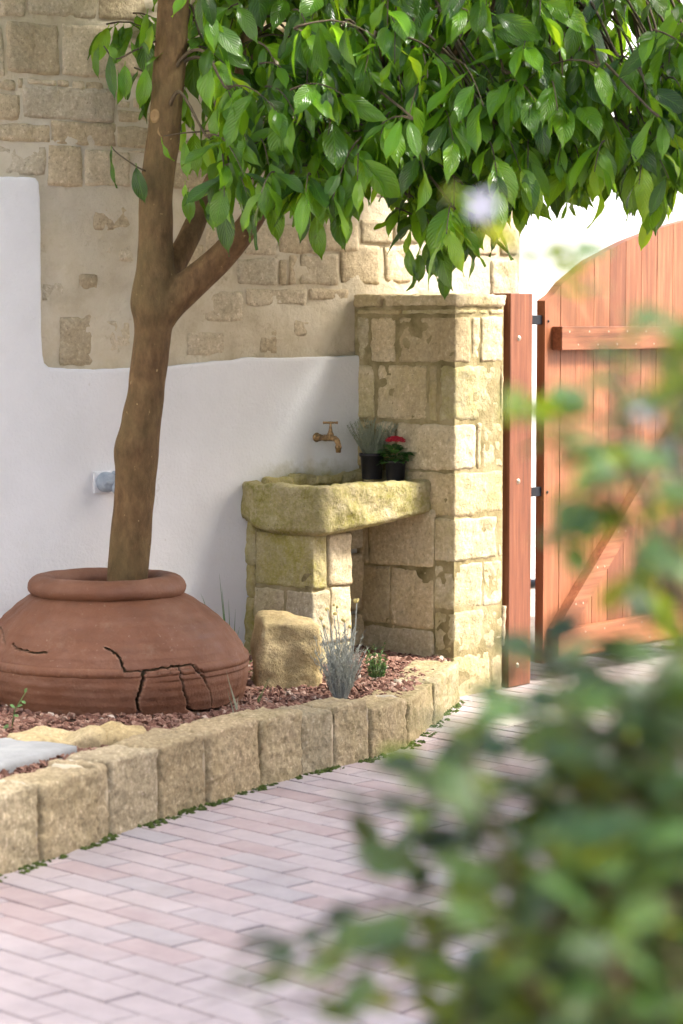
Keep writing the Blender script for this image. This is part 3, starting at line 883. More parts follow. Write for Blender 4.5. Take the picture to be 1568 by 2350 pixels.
for i in range(len(jn) - 1):
    a, b = jn[i] + .0015, jn[i + 1] - .0015
    m = 6; V = []; Fc = []
    dep = rnd.uniform(0, .0015)
    for side in (0, 1):
        dd = -dep if side == 0 else -GT
        for q in range(m + 1):
            x = a + (b - a) * q / m
            V.append(GO + GA * x + GN * dd + UP * zb_); V.append(GO + GA * x + GN * dd + UP * gtop(x))
    o2 = 2 * (m + 1)
    for q in range(m):
        Fc.append((2*q, 2*q+2, 2*q+3, 2*q+1)); Fc.append((o2+2*q, o2+2*q+1, o2+2*q+3, o2+2*q+2))
        Fc.append((2*q+1, 2*q+3, o2+2*q+3, o2+2*q+1)); Fc.append((2*q, o2+2*q, o2+2*q+2, 2*q+2))
    Fc.append((0, 1, o2 + 1, o2)); Fc.append((2*m, o2+2*m, o2+2*m+1, 2*m+1))
    mesh_obj('plank', V, Fc, M['wood_v'], gate, smooth=False)
def zpix(v, Y): return 1.4 - (v - 735) / F_PX * Y
rt = .048
for (t0, va, vb) in ((.045, 749, 803), (.035, 1449, 1513)):
    Yr = 9.36
    za, zc_ = zpix(vb, Yr), zpix(va, Yr)
    V, Fc = box(GO + GA * ((t0 + GWID) / 2) + GN * (rt / 2 + .0008) + UP * ((za + zc_) / 2), GA, GN, UP, (GWID - t0, rt, zc_ - za), .003)
    mesh_obj('rail', V, Fc, M['wood_h'], gate, smooth=False)
    for i in range(9):
        for k in (0, 1):
            p = GO + GA * (t0 + .05 + i * .135 + k * .06) + GN * (rt + .0012) + UP * (zc_ - .02 if k == 0 else za + .02)
            v, f = lathe([(0, .001), (.0032, .001), (.0042, 0)], 10, p, GN); mesh_obj('screw', v, f, M['steel'], gate)
z_bot = zpix(1447, 9.36); pA = GO + GA * .03 + UP * (z_bot + .002)
pB = GO + GA * 1.02 + UP * zpix(905, 10.1)
d = (pB - pA).normalized(); side = GN.cross(d).normalized()
bw = .085
V = []; 
e0, e1 = pA + GA * .0, pA + GA * (bw / abs(side.dot(UP.cross(GN)) + 1e-6) * 0 + .115)
f0, f1 = pB, pB + GA * .115
for dd in (.0008, rt - .004):
    V += [e0 + GN * dd, e1 + GN * dd, f1 + GN * dd, f0 + GN * dd]
Fc = [(4, 5, 6, 7), (0, 3, 2, 1), (0, 1, 5, 4), (1, 2, 6, 5), (2, 3, 7, 6), (3, 0, 4, 7)]
mesh_obj('brace', V, Fc, M['wood_h'], gate, smooth=False)
for q in (.1, .25, .4, .55, .7, .85):
    for off in (.03, .08):
        p = pA.lerp(pB, q) + GA * off + GN * (rt - .0035); v, f = lathe([(0, .001), (.0032, .001), (.0042, 0)], 10, p, GN); mesh_obj('screw', v, f, M['steel'], gate)
for vv in (734, 1130):
    zz = zpix(vv, 9.28)
    p0 = post_c + GA * (pw - .01) - GN * .03; p1 = GO + GA * .012 - GN * .02
    c = (p0 + p1) / 2 + UP * zz; dirr = (p1 - p0); L = dirr.length; dirr.normalize()
    V, Fc = box(c, dirr, UP.cross(dirr), UP, (L + .02, .012, .036), .002); mesh_obj('hinge', V, Fc, M['black_iron'], gate, smooth=False)
p = GO + GA * .022 + UP * zpix(735, 9.33) + GN * .001
for zz in (zpix(737, 9.33), zpix(1130, 9.33)):
    v, f = lathe([(0, .003), (.004, .003), (.006, 0)], 10, GO + GA * .022 + UP * zz + GN * .0005, GN); mesh_obj('bolt_head', v, f, M['black_iron'], gate)
# worn pale threshold stone in front of the gate
c = on_level(1270, 1632, 0)
v, f = rough_block((.75, .14, .07), .02, .012, .004, 20, 9, .006)
o = mesh_obj('threshold_stone', v, f, M['pale'], matrix=frame(c + UP * -.030, GA, -GN, UP)); o['moss'] = .2
prop(o, 'pale worn threshold stone set in the paving before the gate', 'threshold')

# ------------------------------------------------------------------ terracotta jar
jar = thing('terracotta_jar', tuple(POT + UP * BED_Z), 'large cracked terracotta jar half buried in gravel holding the tree', 'jar')
JT = -.024 / .25
pr = spline([(.385, .085), (.402, .12), (.425, .17), (.442, .225), (.445, .262), (.436, .305), (.424, .335), (.40, .372), (.365, .414), (.325, .450), (.285, .480), (.245, .502), (.215, .514)], 6)
seg = np.concatenate([[0], np.cumsum(np.hypot(*(pr[1:] - pr[:-1]).T))])
NS_, NA_ = 250, 760
q = np.linspace(0, seg[-1], NS_)
rr_, zz_ = np.interp(q, seg, pr[:, 0]), np.interp(q, seg, pr[:, 1])
# denser columns on the side that faces the court
half = np.linspace(-1.75, 1.75, 640); back = np.linspace(1.75, 2 * math.pi - 1.75, 122)[1:-1]
az = np.concatenate([half, back]); NA_ = len(az)
def jar_pt(a, r, z): return Vector((POT.x + JT * (z - .3) + r * math.sin(a), POT.y - r * math.cos(a), z))
cr = lambda z: float(np.interp(z, zz_, rr_))
def to_jar(u, v):
    """azimuth and height where a line of sight meets the jar"""
    d = ray(u, v); c = Vector((0, 0, CAM_H)); t = 7.3 / d.y
    for _ in range(900):
        p = c + d * t
        if math.hypot(p.x - (POT.x + JT * (p.z - .3)), p.y - POT.y) <= cr(p.z): break
        t += .001
    return math.atan2(p.x - (POT.x + JT * (p.z - .3)), POT.y - p.y), p.z
cracks = [  # half-width in metres, points
    (.0035, [(-4, 1425), (2, 1441), (6, 1458), (11, 1477)]), (.0026, [(27, 1479), (37, 1489), (55, 1494), (75, 1498), (105, 1499)]),
    (.0036, [(242, 1487), (260, 1496), (272, 1509), (280, 1521), (287, 1542)]), (.0016, [(287, 1542), (310, 1541), (331, 1541)]),
    (.0028, [(331, 1541), (350, 1538), (380, 1533), (415, 1529), (438, 1525)]), (.0018, [(438, 1525), (446, 1530)]),
    (.0048, [(331, 1542), (328, 1560), (327, 1571), (320, 1591), (315, 1611), (317, 1633), (312, 1661), (310, 1680)]),
    (.0029, [(412, 1530), (414, 1551), (422, 1566), (425, 1588), (432, 1606), (434, 1624)]),
    (.0055, [(434, 1624), (446, 1632), (460, 1633), (500, 1629), (530, 1617), (550, 1600)]),
    (.0026, [(444, 1526), (450, 1539), (467, 1553), (476, 1569)]), (.0011, [(476, 1569), (486, 1594), (488, 1622)]),
]
D = np.full((NS_, NA_), 1e9); WID = np.zeros((NS_, NA_))
AZ, ZZ = np.meshgrid(az, zz_)
Sarc = np.meshgrid(az, q)[1]
RR = np.meshgrid(az, rr_)[1]
rs = random.Random(5)
chip = np.zeros((NS_, NA_)); crack_depth = np.zeros((NS_, NA_)); crack_mask = np.zeros((NS_, NA_))
for hw, pts in cracks:
    J = [to_jar(*p) for p in pts]
    Q = []
    for a, b in zip(J[:-1], J[1:]):
        m = max(2, int(abs(a[0] - b[0]) * 60 + abs(a[1] - b[1]) * 160))
        for k in range(m):
            tt = k / m; Q.append((a[0] + (b[0] - a[0]) * tt + rs.gauss(0, .0038), np.interp(a[1] + (b[1] - a[1]) * tt, zz_, q) + rs.gauss(0, .0016)))
    Q.append((J[-1][0], float(np.interp(J[-1][1], zz_, q))))
    for i in range(len(Q) - 1):
        (a0, s0_), (a1, s1_) = Q[i], Q[i + 1]
        R0 = .43
        sel = (AZ > min(a0, a1) - .06) & (AZ < max(a0, a1) + .06) & (Sarc > min(s0_, s1_) - .02) & (Sarc < max(s0_, s1_) + .02)
        X, Y = AZ[sel] * R0, Sarc[sel]
        dx, dy = (a1 - a0) * R0, s1_ - s0_
        tt = np.clip(((X - a0 * R0) * dx + (Y - s0_) * dy) / (dx * dx + dy * dy + 1e-12), 0, 1)
        dist = np.hypot(X - a0 * R0 - tt * dx, Y - s0_ - tt * dy)
        w = hw * (1 + .35 * math.sin(i * 1.7))
        k = np.clip(1 - (dist - w * .62) / .0017, 0, 1) * min(1, hw / .0022)
        crack_mask[sel] = np.maximum(crack_mask[sel], k)
        chip[sel] = np.maximum(chip[sel], np.clip(1 - (dist - w * .6) / (.003 + hw * 1.2), 0, 1) * min(1, hw / .003))
        crack_depth[sel] = np.maximum(crack_depth[sel], k * min(.035, hw * 7))
V = []; cm = []
for i in range(NS_):
    for j in range(NA_):
        a = az[j]; r, z = rr_[i], zz_[i]
        p3 = Vector((math.sin(a) * 3, math.cos(a) * 3, z * 7))
        r += .005 * mnoise.noise(p3) + .0022 * mnoise.noise(p3 * 4) + .0012 * math.sin(z * 210 + a) * (1 if z > .33 else .5) + .0006 * mnoise.noise(p3 * 17)
        if a > .35 and z < .262: r -= .004 * min(1, (a - .35) * 6)
        V.append(jar_pt(a, r - crack_depth[i, j] - .0016 * max(0, chip[i, j] + .5 * mnoise.noise(p3 * 22)) * (1 if chip[i, j] > .05 else 0), z)); cm.append(crack_mask[i, j])
Fc = [(i * NA_ + j, i * NA_ + (j + 1) % NA_, (i + 1) * NA_ + (j + 1) % NA_, (i + 1) * NA_ + j) for i in range(NS_ - 1) for j in range(NA_)]
mesh_obj('body', V, Fc, M['terracotta'], jar, attr={'crack': cm, 'chip': list(chip.ravel())})
def ring(prof, n, wob, name, notch=0.0, nn=0):
    V = []
    for (r, z) in prof:
        for k in range(n):
            a = 2 * math.pi * k / n
            p3 = Vector((math.sin(a) * 3, math.cos(a) * 3, z * 12))
            e = wob * mnoise.noise(p3) + wob * .4 * mnoise.noise(p3 * 5)
            if notch: e += notch * max(0, math.sin(a * nn + .6 * math.sin(a * 7))) * math.exp(-((z - .293) / .006) ** 2)
            V.append(jar_pt(a, r + e, z + wob * .6 * mnoise.noise(p3 * 1.3 + Vector((5, 5, 5)))))
    m = len(prof)
    Fc = [(i * n + k, i * n + (k + 1) % n, (i + 1) % m * n + (k + 1) % n, (i + 1) % m * n + k) for i in range(m) for k in range(n)]
    # mark cracks through the band as well
    return mesh_obj(name, V, Fc, M['terracotta'], jar)
ring([(.217 + .046 * math.cos(w), .527 + .035 * math.sin(w) - .004 * math.cos(w)) for w in np.linspace(0, 2 * math.pi, 22, endpoint=False)], 150, .0045, 'rim')
# ridge below the shoulder
band = [(cr(.312) - .006, .312), (cr(.306) + .004, .306), (cr(.298) + .0085, .299), (cr(.292) + .009, .292), (cr(.284) + .006, .285), (cr(.276) + .001, .279), (cr(.272) - .006, .273)]
def band_part():
    n = 900; V = []; T = []
    for (r, z) in band:
        for k in range(n):
            a = -math.pi + 2 * math.pi * k / n
            p3 = Vector((math.sin(a) * 3, math.cos(a) * 3, z * 7))
            e = .005 * mnoise.noise(p3) + .001 * mnoise.noise(p3 * 9)
            if a < .25: e += .0035 * (max(0, math.sin(a * 120)) - .4) * math.exp(-((z - .290) / .006) ** 2)
            i = int(np.clip(np.searchsorted(zz_, z), 0, NS_ - 1)); j = int(np.argmin(np.abs(half - a))) if abs(a) < 1.75 else 0
            i0 = slice(max(0, i - 3), i + 4)
            ck = crack_mask[i0, j].max() if abs(a) < 1.75 else 0
            V.append(jar_pt(a, r + e - ck * .022, z)); T.append(ck)
    m = len(band)
    Fc = [(i * n + k, i * n + (k + 1) % n, (i + 1) * n + (k + 1) % n, (i + 1) * n + k) for i in range(m - 1) for k in range(n)]
    mesh_obj('raised_band', V, Fc, M['terracotta'], jar, attr={'crack': T})
band_part()
JC = jar_pt(0, 0, .5)
v, f = lathe([(.215, .445), (.15, .452), (.06, .455), (.001, .455)], 40, (JC.x, JC.y, 0)); mesh_obj('soil', v, f, M['earth'], jar)
def jar_sample(rs):
    a, r = rs.uniform(0, 6.28), .19 * math.sqrt(rs.uniform(0, 1))
    return (JC.x + r * math.cos(a), JC.y + r * math.sin(a), .458 + rs.uniform(0, .012) + .03 * max(0, -math.cos(a)) * r / .19)
gravel('gravel_fill', 900, jar_sample, None, parent=jar)

# ------------------------------------------------------------------ citrus tree
TY = 7.97
tree = thing('citrus_tree', tuple(Vector((at(292, 1340, TY).x, TY, .45))), 'citrus tree with smooth brown trunk and glossy drooping green leaves', 'tree')
def px_path(rows, Y): return [at(u, v, y) for (u, v, y) in [(r[0], r[1], r[3] if len(r) > 3 else Y) for r in rows]]
def px_r(rows, Y): return [r[2] / 2 * (r[3] if len(r) > 3 else Y) / F_PX for r in rows]
main = [(288, 1430, 104), (292, 1340, 97), (300, 1250, 95), (307, 1150, 94), (312, 1080, 96), (313, 1035, 104), (322, 980, 93), (332, 920, 88), (341, 850, 86), (350, 775, 84), (352, 735, 92), (352, 700, 104), (354, 660, 98), (357, 610, 88), (357, 540, 80), (357, 450, 78), (366, 375, 78), (377, 300, 75), (389, 150, 74), (398, 0, 73), (403, -150, 68), (404, -320, 58), (398, -480, 46)]
b2 = [(352, 745, 84), (378, 706, 84), (420, 668, 78), (462, 632, 72), (505, 592, 66), (545, 548, 60, 7.95), (580, 500, 55, 7.93), (615, 440, 50, 7.9), (665, 370, 45, 7.88), (730, 300, 40, 7.9), (820, 230, 36, 7.95), (930, 170, 31, 8.0), (1060, 110, 26, 8.05), (1200, 60, 22, 8.1), (1360, 10, 18, 8.15), (1520, -50, 14, 8.2)]
b3 = [(372, 655, 60, 8.0), (398, 612, 56, 8.06), (418, 575, 54, 8.1), (440, 530, 51, 8.14), (470, 460, 48, 8.18), (505, 390, 46, 8.22), (535, 310, 45, 8.26), (552, 230, 44, 8.3), (565, 120, 40, 8.34), (600, 0, 36, 8.38), (680, -120, 30, 8.4), (800, -220, 24, 8.42)]
mb = MB(); paths = []
for rows, nsub in ((main, 5), (b2, 5), (b3, 5)):
    P_ = np.array([tuple(p) + (r,) for p, r in zip(px_path(rows, TY), px_r(rows, TY))])
    q_ = spline(P_, nsub); paths.append(q_)
    v, f = tube([Vector(x[:3]) for x in q_], list(q_[:, 3]), 22, rough=.06, seed=len(rows)); mb.add(v, f)
tr = mb.build('trunk', M['bark'], tree)
md = tr.modifiers.new('join', 'REMESH'); md.mode = 'VOXEL'; md.voxel_size = .0075; md.use_smooth_shade = True
sm = tr.modifiers.new('smooth', 'SMOOTH'); sm.factor = .5; sm.iterations = 8
dg = bpy.context.evaluated_depsgraph_get(); me2 = bpy.data.meshes.new_from_object(tr.evaluated_get(dg)); tr.modifiers.clear(); tr.data = me2
tr.data.polygons.foreach_set('use_smooth', [True] * len(tr.data.polygons))
if not tr.data.materials: tr.data.materials.append(M['bark'])
# pruning scars
for (u, v_, r) in ((374, 300, .020), (356, 266, .017)):
    c = at(u, v_, TY - .046); v, f = lathe([(.001, .004), (r * .35, .006), (r * .6, .0045), (r * .8, .0055), (r, .001), (r * 1.2, -.012)], 18, c, Vector((.1 if u > 365 else -.3, -1, .1)))
    v = [c + Vector(((p - c).x, (p - c).y, (p - c).z * 1.35)) + UP * .004 * mnoise.noise(p * 90) for p in v]
    mesh_obj('pruning_scar', v, f, M['cut'], tree)

# leaf shapes
def leaf_mesh(name, mat, seed, width=.40, fold=.25, droop=.25, tip=1.5, nseg=9, petiole=.10, wav=.02, tone=.5, twist=.0):
    r = random.Random(seed)
    V, Fc, UV = [], [], []
    for i in range(nseg + 1):
        t_ = i / nseg
        w = width / 2 * (math.sin(math.pi * t_ ** .92) ** .9) if 0 < t_ < 1 else 0.0
        if i == nseg - 1: w *= .55
        ang = droop * t_ * t_
        x = petiole + (1 - petiole) * (t_ - .15 * droop * t_ ** 3)
        zc = -droop * .45 * t_ ** 2
        tw = twist * t_
        for s_ in (-1, -.5, 0, .5, 1):
            y = w * s_
            zz = abs(s_) * w * fold + wav * math.sin(t_ * 9 + s_ * 2 + seed) * abs(s_)
            y2 = y * math.cos(tw) - zz * math.sin(tw); z2 = y * math.sin(tw) + zz * math.cos(tw)
            V.append((x, y2, zc + z2)); UV.append((t_, .5 + s_ * .5))
    for i in range(nseg):
        for k in range(4):
            a = i * 5 + k; Fc.append((a, a + 5, a + 6, a + 1))
    # petiole
    b = len(V)
    for x in (0, petiole * 1.05):
        for k in range(3):
            w = 2.094 * k; V.append((x, .012 * math.cos(w), .012 * math.sin(w))); UV.append((0, .5))
    for k in range(3): Fc.append((b + k, b + (k + 1) % 3, b + 3 + (k + 1) % 3, b + 3 + k))
    me = bpy.data.meshes.new(name)
    me.from_pydata(V, [], Fc)
    me.polygons.foreach_set('use_smooth', [True] * len(Fc))
    uvl = me.uv_layers.new(name='UVMap')
    for l in me.loops: uvl.data[l.index].uv = UV[l.vertex_index]
    a = me.attributes.new('tone', 'FLOAT', 'POINT'); a.data.foreach_set('value', [tone] * len(V))
    me.materials.append(mat)
    return me
def join_leaves(name, items, mat, parent):
    """items: (mesh, matrix). One mesh of many leaves, with uv and tone kept"""
    V, Fc, UV, T = [], [], [], []
    cache = {}
    for me, mx, tone in items:
        if me.name not in cache:
            vv = np.array([v.co for v in me.vertices]); ff = [tuple(p.vertices) for p in me.polygons]
            uu = np.array([d.uv for d in me.uv_layers[0].data]); cache[me.name] = (vv, ff, uu)
        vv, ff, uu = cache[me.name]
        A = np.array(mx)
        b = len(V); V += (vv @ A[:3, :3].T + A[:3, 3]).tolist(); Fc += [tuple(i + b for i in f) for f in ff]; UV.append(uu); T += [tone] * len(vv)
    o = mesh_obj(name, V, Fc, mat, parent, attr={'tone': T})
    ul = o.data.uv_layers.new(name='UVMap'); ul.data.foreach_set('uv', np.concatenate(UV).ravel())
    return o
LEAF = [leaf_mesh('leaf', M['leaf'], i, width=.27 + .12 * ((i * 7) % 5) / 4, fold=.12 + .3 * ((i * 3) % 7) / 6, droop=.05 + .8 * ((i * 5) % 8) / 7, wav=.012 + .016 * (i % 3), tone=(.0, .3, .45, .6, .78, .95)[i % 6], twist=((i * 11) % 7 - 3) * .2) for i in range(18)]
def leaf_matrix(p, d, face, size, spin=0.0):
    x = d.normalized(); z = (face - x * face.dot(x))
    z = z.normalized() if z.length > 1e-4 else x.orthogonal().normalized()
    y = z.cross(x); m = frame(p, x * size, y * size, z * size)
    return m @ Matrix.Rotation(spin, 4, 'X') if spin else m

leaves, twigs = [], MB()
rt_ = random.Random(21)
nodes = [Vector(x[:3]) for q_ in paths for x in q_[20::3]]
def twig_cluster(tip, d, length, n, size, manual=False, join=True, tone=None):
    """a drooping shoot ending at tip, leaves set alternately along it"""
    d = d.normalized(); base = tip - d * length + UP * (.22 * length)
    pts = [base.lerp(tip, k / 5) + UP * (.16 * length * math.sin(math.pi * k / 5)) for k in range(6)]
    v, f = tube(pts, [.0035 - .0004 * k for k in range(6)], 5, caps=False); twigs.add(v, f)
    if join and rt_.random() < .45:
        nd = min(nodes, key=lambda q_: (q_ - base).length + .4 * max(0, base.z - q_.z))
        mid = nd.lerp(base, .55) + Vector((rt_.uniform(-.05, .05), rt_.uniform(-.05, .05), .10))
        path = spline([tuple(nd), tuple(nd.lerp(mid, .5) + UP * .04), tuple(mid), tuple(base), tuple(pts[1])], 3)
        v, f = tube([Vector(q_) for q_ in path], np.linspace(.007, .003, len(path)), 6, caps=False); twigs.add(v, f)
    for k in range(n):
        q_ = (k + .6) / n
        i = min(4, int(q_ * 5)); p = pts[i].lerp(pts[i + 1], q_ * 5 - i)
        side = rt_.uniform(0, 2 * math.pi)
        out = Vector((math.cos(side), math.sin(side), 0))
        ld = (d * .35 * q_ + out * rt_.uniform(.25, .85) + UP * rt_.uniform(-1.2, -.15))
        face = (out * rt_.uniform(.3, 1) + UP * rt_.uniform(.1, .9) + Vector((0, -.75, 0)) * rt_.uniform(0, 1.2))
        leaves.append((LEAF[rt_.randrange(18)], leaf_matrix(p, ld, face, size * rt_.uniform(.55, 1.2), rt_.gauss(0, .35))))
# lower edge of the crown, over the court: (u, lowest v)
LOW = [(360, 330), (420, 450), (480, 520), (540, 585), (600, 570), (645, 500), (672, 420), (700, 570), (760, 600), (812, 560), (838, 450), (885, 430), (920, 500), (945, 620), (985, 670), (1020, 695), (1060, 650), (1108, 610), (1135, 530), (1175, 590), (1210, 520), (1260, 550), (1320, 520), (1400, 490), (1470, 560), (1520, 500), (1568, 530), (1700, 520), (1900, 440)]
lowv = lambda u: float(np.interp(u, [a for a, b in LOW], [b for a, b in LOW]))
cnt = 0
while cnt < 200:
    u = rt_.uniform(400, 1680)
    Y = rt_.uniform(7.35, 8.75)
    x = (u - 784) / F_PX * Y
    if (Vector((x, Y, 0)) - WO).dot(WN) < .14: continue
    if x > .6 and Y > 8.4: continue
    if u < 470 and Y < 8.15: continue
    if u > 1260 and rt_.random() < .35: continue
    lim = lowv(u) - (0 if u > 680 else 20) - 10
    v_ = lim - rt_.random() ** 1.25 * 640
    if u < 660 and v_ < lim - 330 and rt_.random() < .35: continue
    if u < 640 and rt_.random() < .55: continue
    tip = at(u, v_ - 100, Y)
    d = Vector((rt_.uniform(-.35, .9), rt_.uniform(-.9, .35), rt_.uniform(-.5, .15)))
    twig_cluster(tip, d, rt_.uniform(.16, .30), rt_.randint(8, 12), .170); cnt += 1
# the front skirt of the crown: shoots that hang towards the court
for u in range(430, 1640, 17):
    for rep in (0, 1):
        if u < 500: continue
        lim = lowv(u + rt_.uniform(-8, 8)) - 75 * rt_.random() ** 1.5 - rep * rt_.uniform(90, 250)
        if u < 640 and rt_.random() < .5: continue
        Y = rt_.uniform(7.3, 7.85)
        twig_cluster(at(u, lim - 105, Y), Vector((rt_.uniform(-.3, .5), -.8, rt_.uniform(-.6, -.1))), rt_.uniform(.14, .24), rt_.randint(5, 8), .176)
# back of the crown: shoots added to keep sun off the wall
for k in range(60):
    x, y, z = rt_.uniform(-.75, .72), rt_.uniform(8.35, 8.95), rt_.uniform(1.98, 2.7)
    if (Vector((x, y, 0)) - WO).dot(WN) < .16 or x < -.2 and z < 2.2: continue
    twig_cluster(Vector((x, y, z)), Vector((rt_.uniform(-.4, .8), rt_.uniform(-.6, .6), rt_.uniform(-.5, .1))), .24, 12, .170)
for k in range(45):  # unseen upper shoots, put in against sun streaks on the wall
    x, y, z = rt_.uniform(-1.3, .3), rt_.uniform(7.6, 8.7), rt_.uniform(2.55, 3.3)
    if (Vector((x, y, 0)) - WO).dot(WN) < .16: continue
    twig_cluster(Vector((x, y, z)), Vector((rt_.uniform(-.8, .8), rt_.uniform(-.8, .8), rt_.uniform(-.4, .2))), .3, 13, .170)
for k in range(46):
    x, y, z = rt_.uniform(.35, 1.0), rt_.uniform(8.62, 8.90), rt_.uniform(1.92, 2.55)
    twig_cluster(Vector((x, y, z)), Vector((rt_.uniform(-.4, .8), rt_.uniform(-.3, .3), rt_.uniform(-.5, .1))), .2, 12, .170)
for k in range(28):
    x, y, z = rt_.uniform(-.45, .35), rt_.uniform(8.05, 8.45), rt_.uniform(2.1, 2.75)
    twig_cluster(Vector((x, y, z)), Vector((rt_.uniform(-.4, .8), rt_.uniform(-.3, .3), rt_.uniform(-.5, .1))), .22, 12, .170)
for k in range(55):  # more unseen shoots overhead, added to shade the upper left wall
    x, y, z = rt_.uniform(-1.15, .1), rt_.uniform(7.95, 8.5), rt_.uniform(2.72, 3.45)
    if (Vector((x, y, 0)) - WO).dot(WN) < .16: continue
    twig_cluster(Vector((x, y, z)), Vector((rt_.uniform(-.8, .8), rt_.uniform(-.6, .6), rt_.uniform(-.3, .2))), .25, 12, .170)
for k in range(26):
    x, y, z = rt_.uniform(.32, .78), rt_.uniform(8.92, 9.25), rt_.uniform(2.0, 2.55)
    twig_cluster(Vector((x, y, z)), Vector((rt_.uniform(-.4, .8), rt_.uniform(-.3, .3), rt_.uniform(-.5, .1))), .18, 12, .170)
# upper crown, above the picture, that shades the wall
for k in range(110):
    x, y, z = rt_.uniform(-1.5, 1.55), rt_.uniform(7.1, 9.0), rt_.uniform(2.5, 3.5)
    if (Vector((x, y, 0)) - WO).dot(WN) < .15: continue
    if x > .8 and y > 8.3: continue
    twig_cluster(Vector((x, y, z)), Vector((rt_.uniform(-1, 1), rt_.uniform(-1, 1), rt_.uniform(-.4, .3))), .3, 13, .17)
def single(u, v0, v1, Y=7.9, lean=0.0, face=(0, -1, .2), k=4, w=1.0):
    """one hanging leaf from its stalk (u, v0) to its tip v1"""
    p = at(u, v0, Y); size = (v1 - v0) / F_PX * Y * 1.05
    leaves.append((LEAF[k], leaf_matrix(p, Vector((lean, -.15, -1)), Vector(face), size)))
# sparse shoots left of the trunk and in front of the fork
def shoot(pts, r=.0035):
    P_ = [at(*p) for p in pts]; q_ = spline([tuple(p) for p in P_], 4)
    v, f = tube([Vector(x) for x in q_], np.linspace(r, r * .6, len(q_)), 6); twigs.add(v, f)
shoot([(356, 95, 7.95), (310, 115, 7.9), (265, 135, 7.9), (238, 105, 7.9)], .004)
for (u, a, b, ln, k, fc) in ((228, 100, 180, -.25, 3, (-.6, -1, .2)), (250, 108, 225, .1, 0, (-.8, -.6, 0)), (287, 140, 226, 0, 4, (0, -1, .2)), (335, 145, 250, -.05, 1, (.4, -1, 0)), (300, 92, 132, .4, 1, (.2, -.6, .8)), (270, 160, 240, .25, 6, (.8, -.6, 0)), (325, 90, 130, .5, 5, (0, -.8, .5)), (245, 98, 150, .6, 2, (0, -.7, .7)), (340, 20, 110, -.2, 0, (.6, -.8, 0)), (352, 50, 120, -.3, 6, (-.4, -.9, 0))):
    single(u, a, b, 7.9, ln, fc, k)
shoot([(345, 398, 7.95), (310, 380, 7.9), (268, 350, 7.88), (256, 335, 7.88)], .003)
single(256, 335, 430, 7.88, .02, (-.9, -.6, 0), 10); single(312, 374, 468, 7.88, .15, (-.35, -1, .1), 4)
shoot([(560, 285, 7.85), (480, 300, 7.83), (420, 305, 7.84), (376, 312, 7.87)], .0035)
for (u, a, b, ln, k, fc) in ((370, 314, 376, .25, 17, (-.9, -.5, 0)), (424, 315, 410, .05, 10, (-.2, -1, .1)), (472, 315, 420, .35, 11, (.3, -1, .1)), (490, 305, 390, .3, 3, (.5, -.9, 0)), (545, 300, 412, .05, 7, (0, -1, .1)), (515, 298, 370, -.1, 4, (0, -1, .3)), (595, 300, 360, -.25, 5, (-.5, -.8, 0))):
    single(u, a, b, 7.83, ln, fc, k)
shoot([(600, 400, 7.8), (540, 425, 7.79), (505, 432, 7.79), (455, 450, 7.8)], .003)
for (u, a, b, ln, k, fc) in ((425, 415, 478, 0, 1, (-.8, -.7, 0)), (432, 430, 512, 0, 9, (-.1, -1, .1)), (455, 448, 510, .5, 5, (.9, -.4, .2)), (508, 432, 585, .12, 10, (.05, -1, .1)), (495, 436, 530, -.15, 4, (-.4, -1, 0)), (562, 410, 510, .15, 9, (.2, -1, .2)), (590, 415, 525, .05, 14, (.4, -1, .2)), (615, 420, 560, .2, 13, (.3, -1, .1)), (640, 415, 500, .1, 16, (.6, -.8, 0))):
    single(u, a, b, 7.79, ln, fc, k)
for (u, a, b, ln, k, fc) in ((1018, 600, 690, .05, 6, (0, -1, .1)), (965, 575, 650, -.1, 7, (-.3, -1, 0)), (938, 560, 645, .05, 6, (-.6, -1, 0)), (1000, 560, 640, -.1, 12, (.3, -1, 0)), (955, 615, 672, -.1, 11, (.7, -.7, 0)), (725, 480, 598, .05, 6, (-.2, -1, 0)), (790, 470, 572, 0, 12, (.2, -1, 0)), (710, 470, 560, -.25, 0, (-.4, -1, 0)), (1487, 480, 578, -.05, 3, (.2, -1, 0))):
    single(u, a, b, 7.75, ln, fc, k)
o = twigs.build('twigs', M['brown_twig'], tree); prop(o, kind='stuff')
# the leaves that show largest are parts of their own, the rest one mass
def vis_key(it):
    p = it[1].translation + Vector(it[1].col[0][:3]) * .5
    u = 784 + F_PX * p.x / p.y; v_ = 735 + (CAM_H - p.z) / p.y * F_PX
    if not (0 < u < 1568 and 0 < v_ < 740): return 99
    return p.y
leaves.sort(key=vis_key)
TOFF = Matrix.Translation(-Vector(tree.location))
for me, mx in leaves[:300]:
    o = bpy.data.objects.new('leaf', me); COL.objects.link(o); o.parent = tree; o.matrix_basis = TOFF @ mx
o = join_leaves('foliage', [(me, mx, min(1, max(0, rt_.gauss(.36, .28)))) for me, mx in leaves[300:]], M['leaf'], tree); prop(o, kind='stuff')
print('leaves', len(leaves))

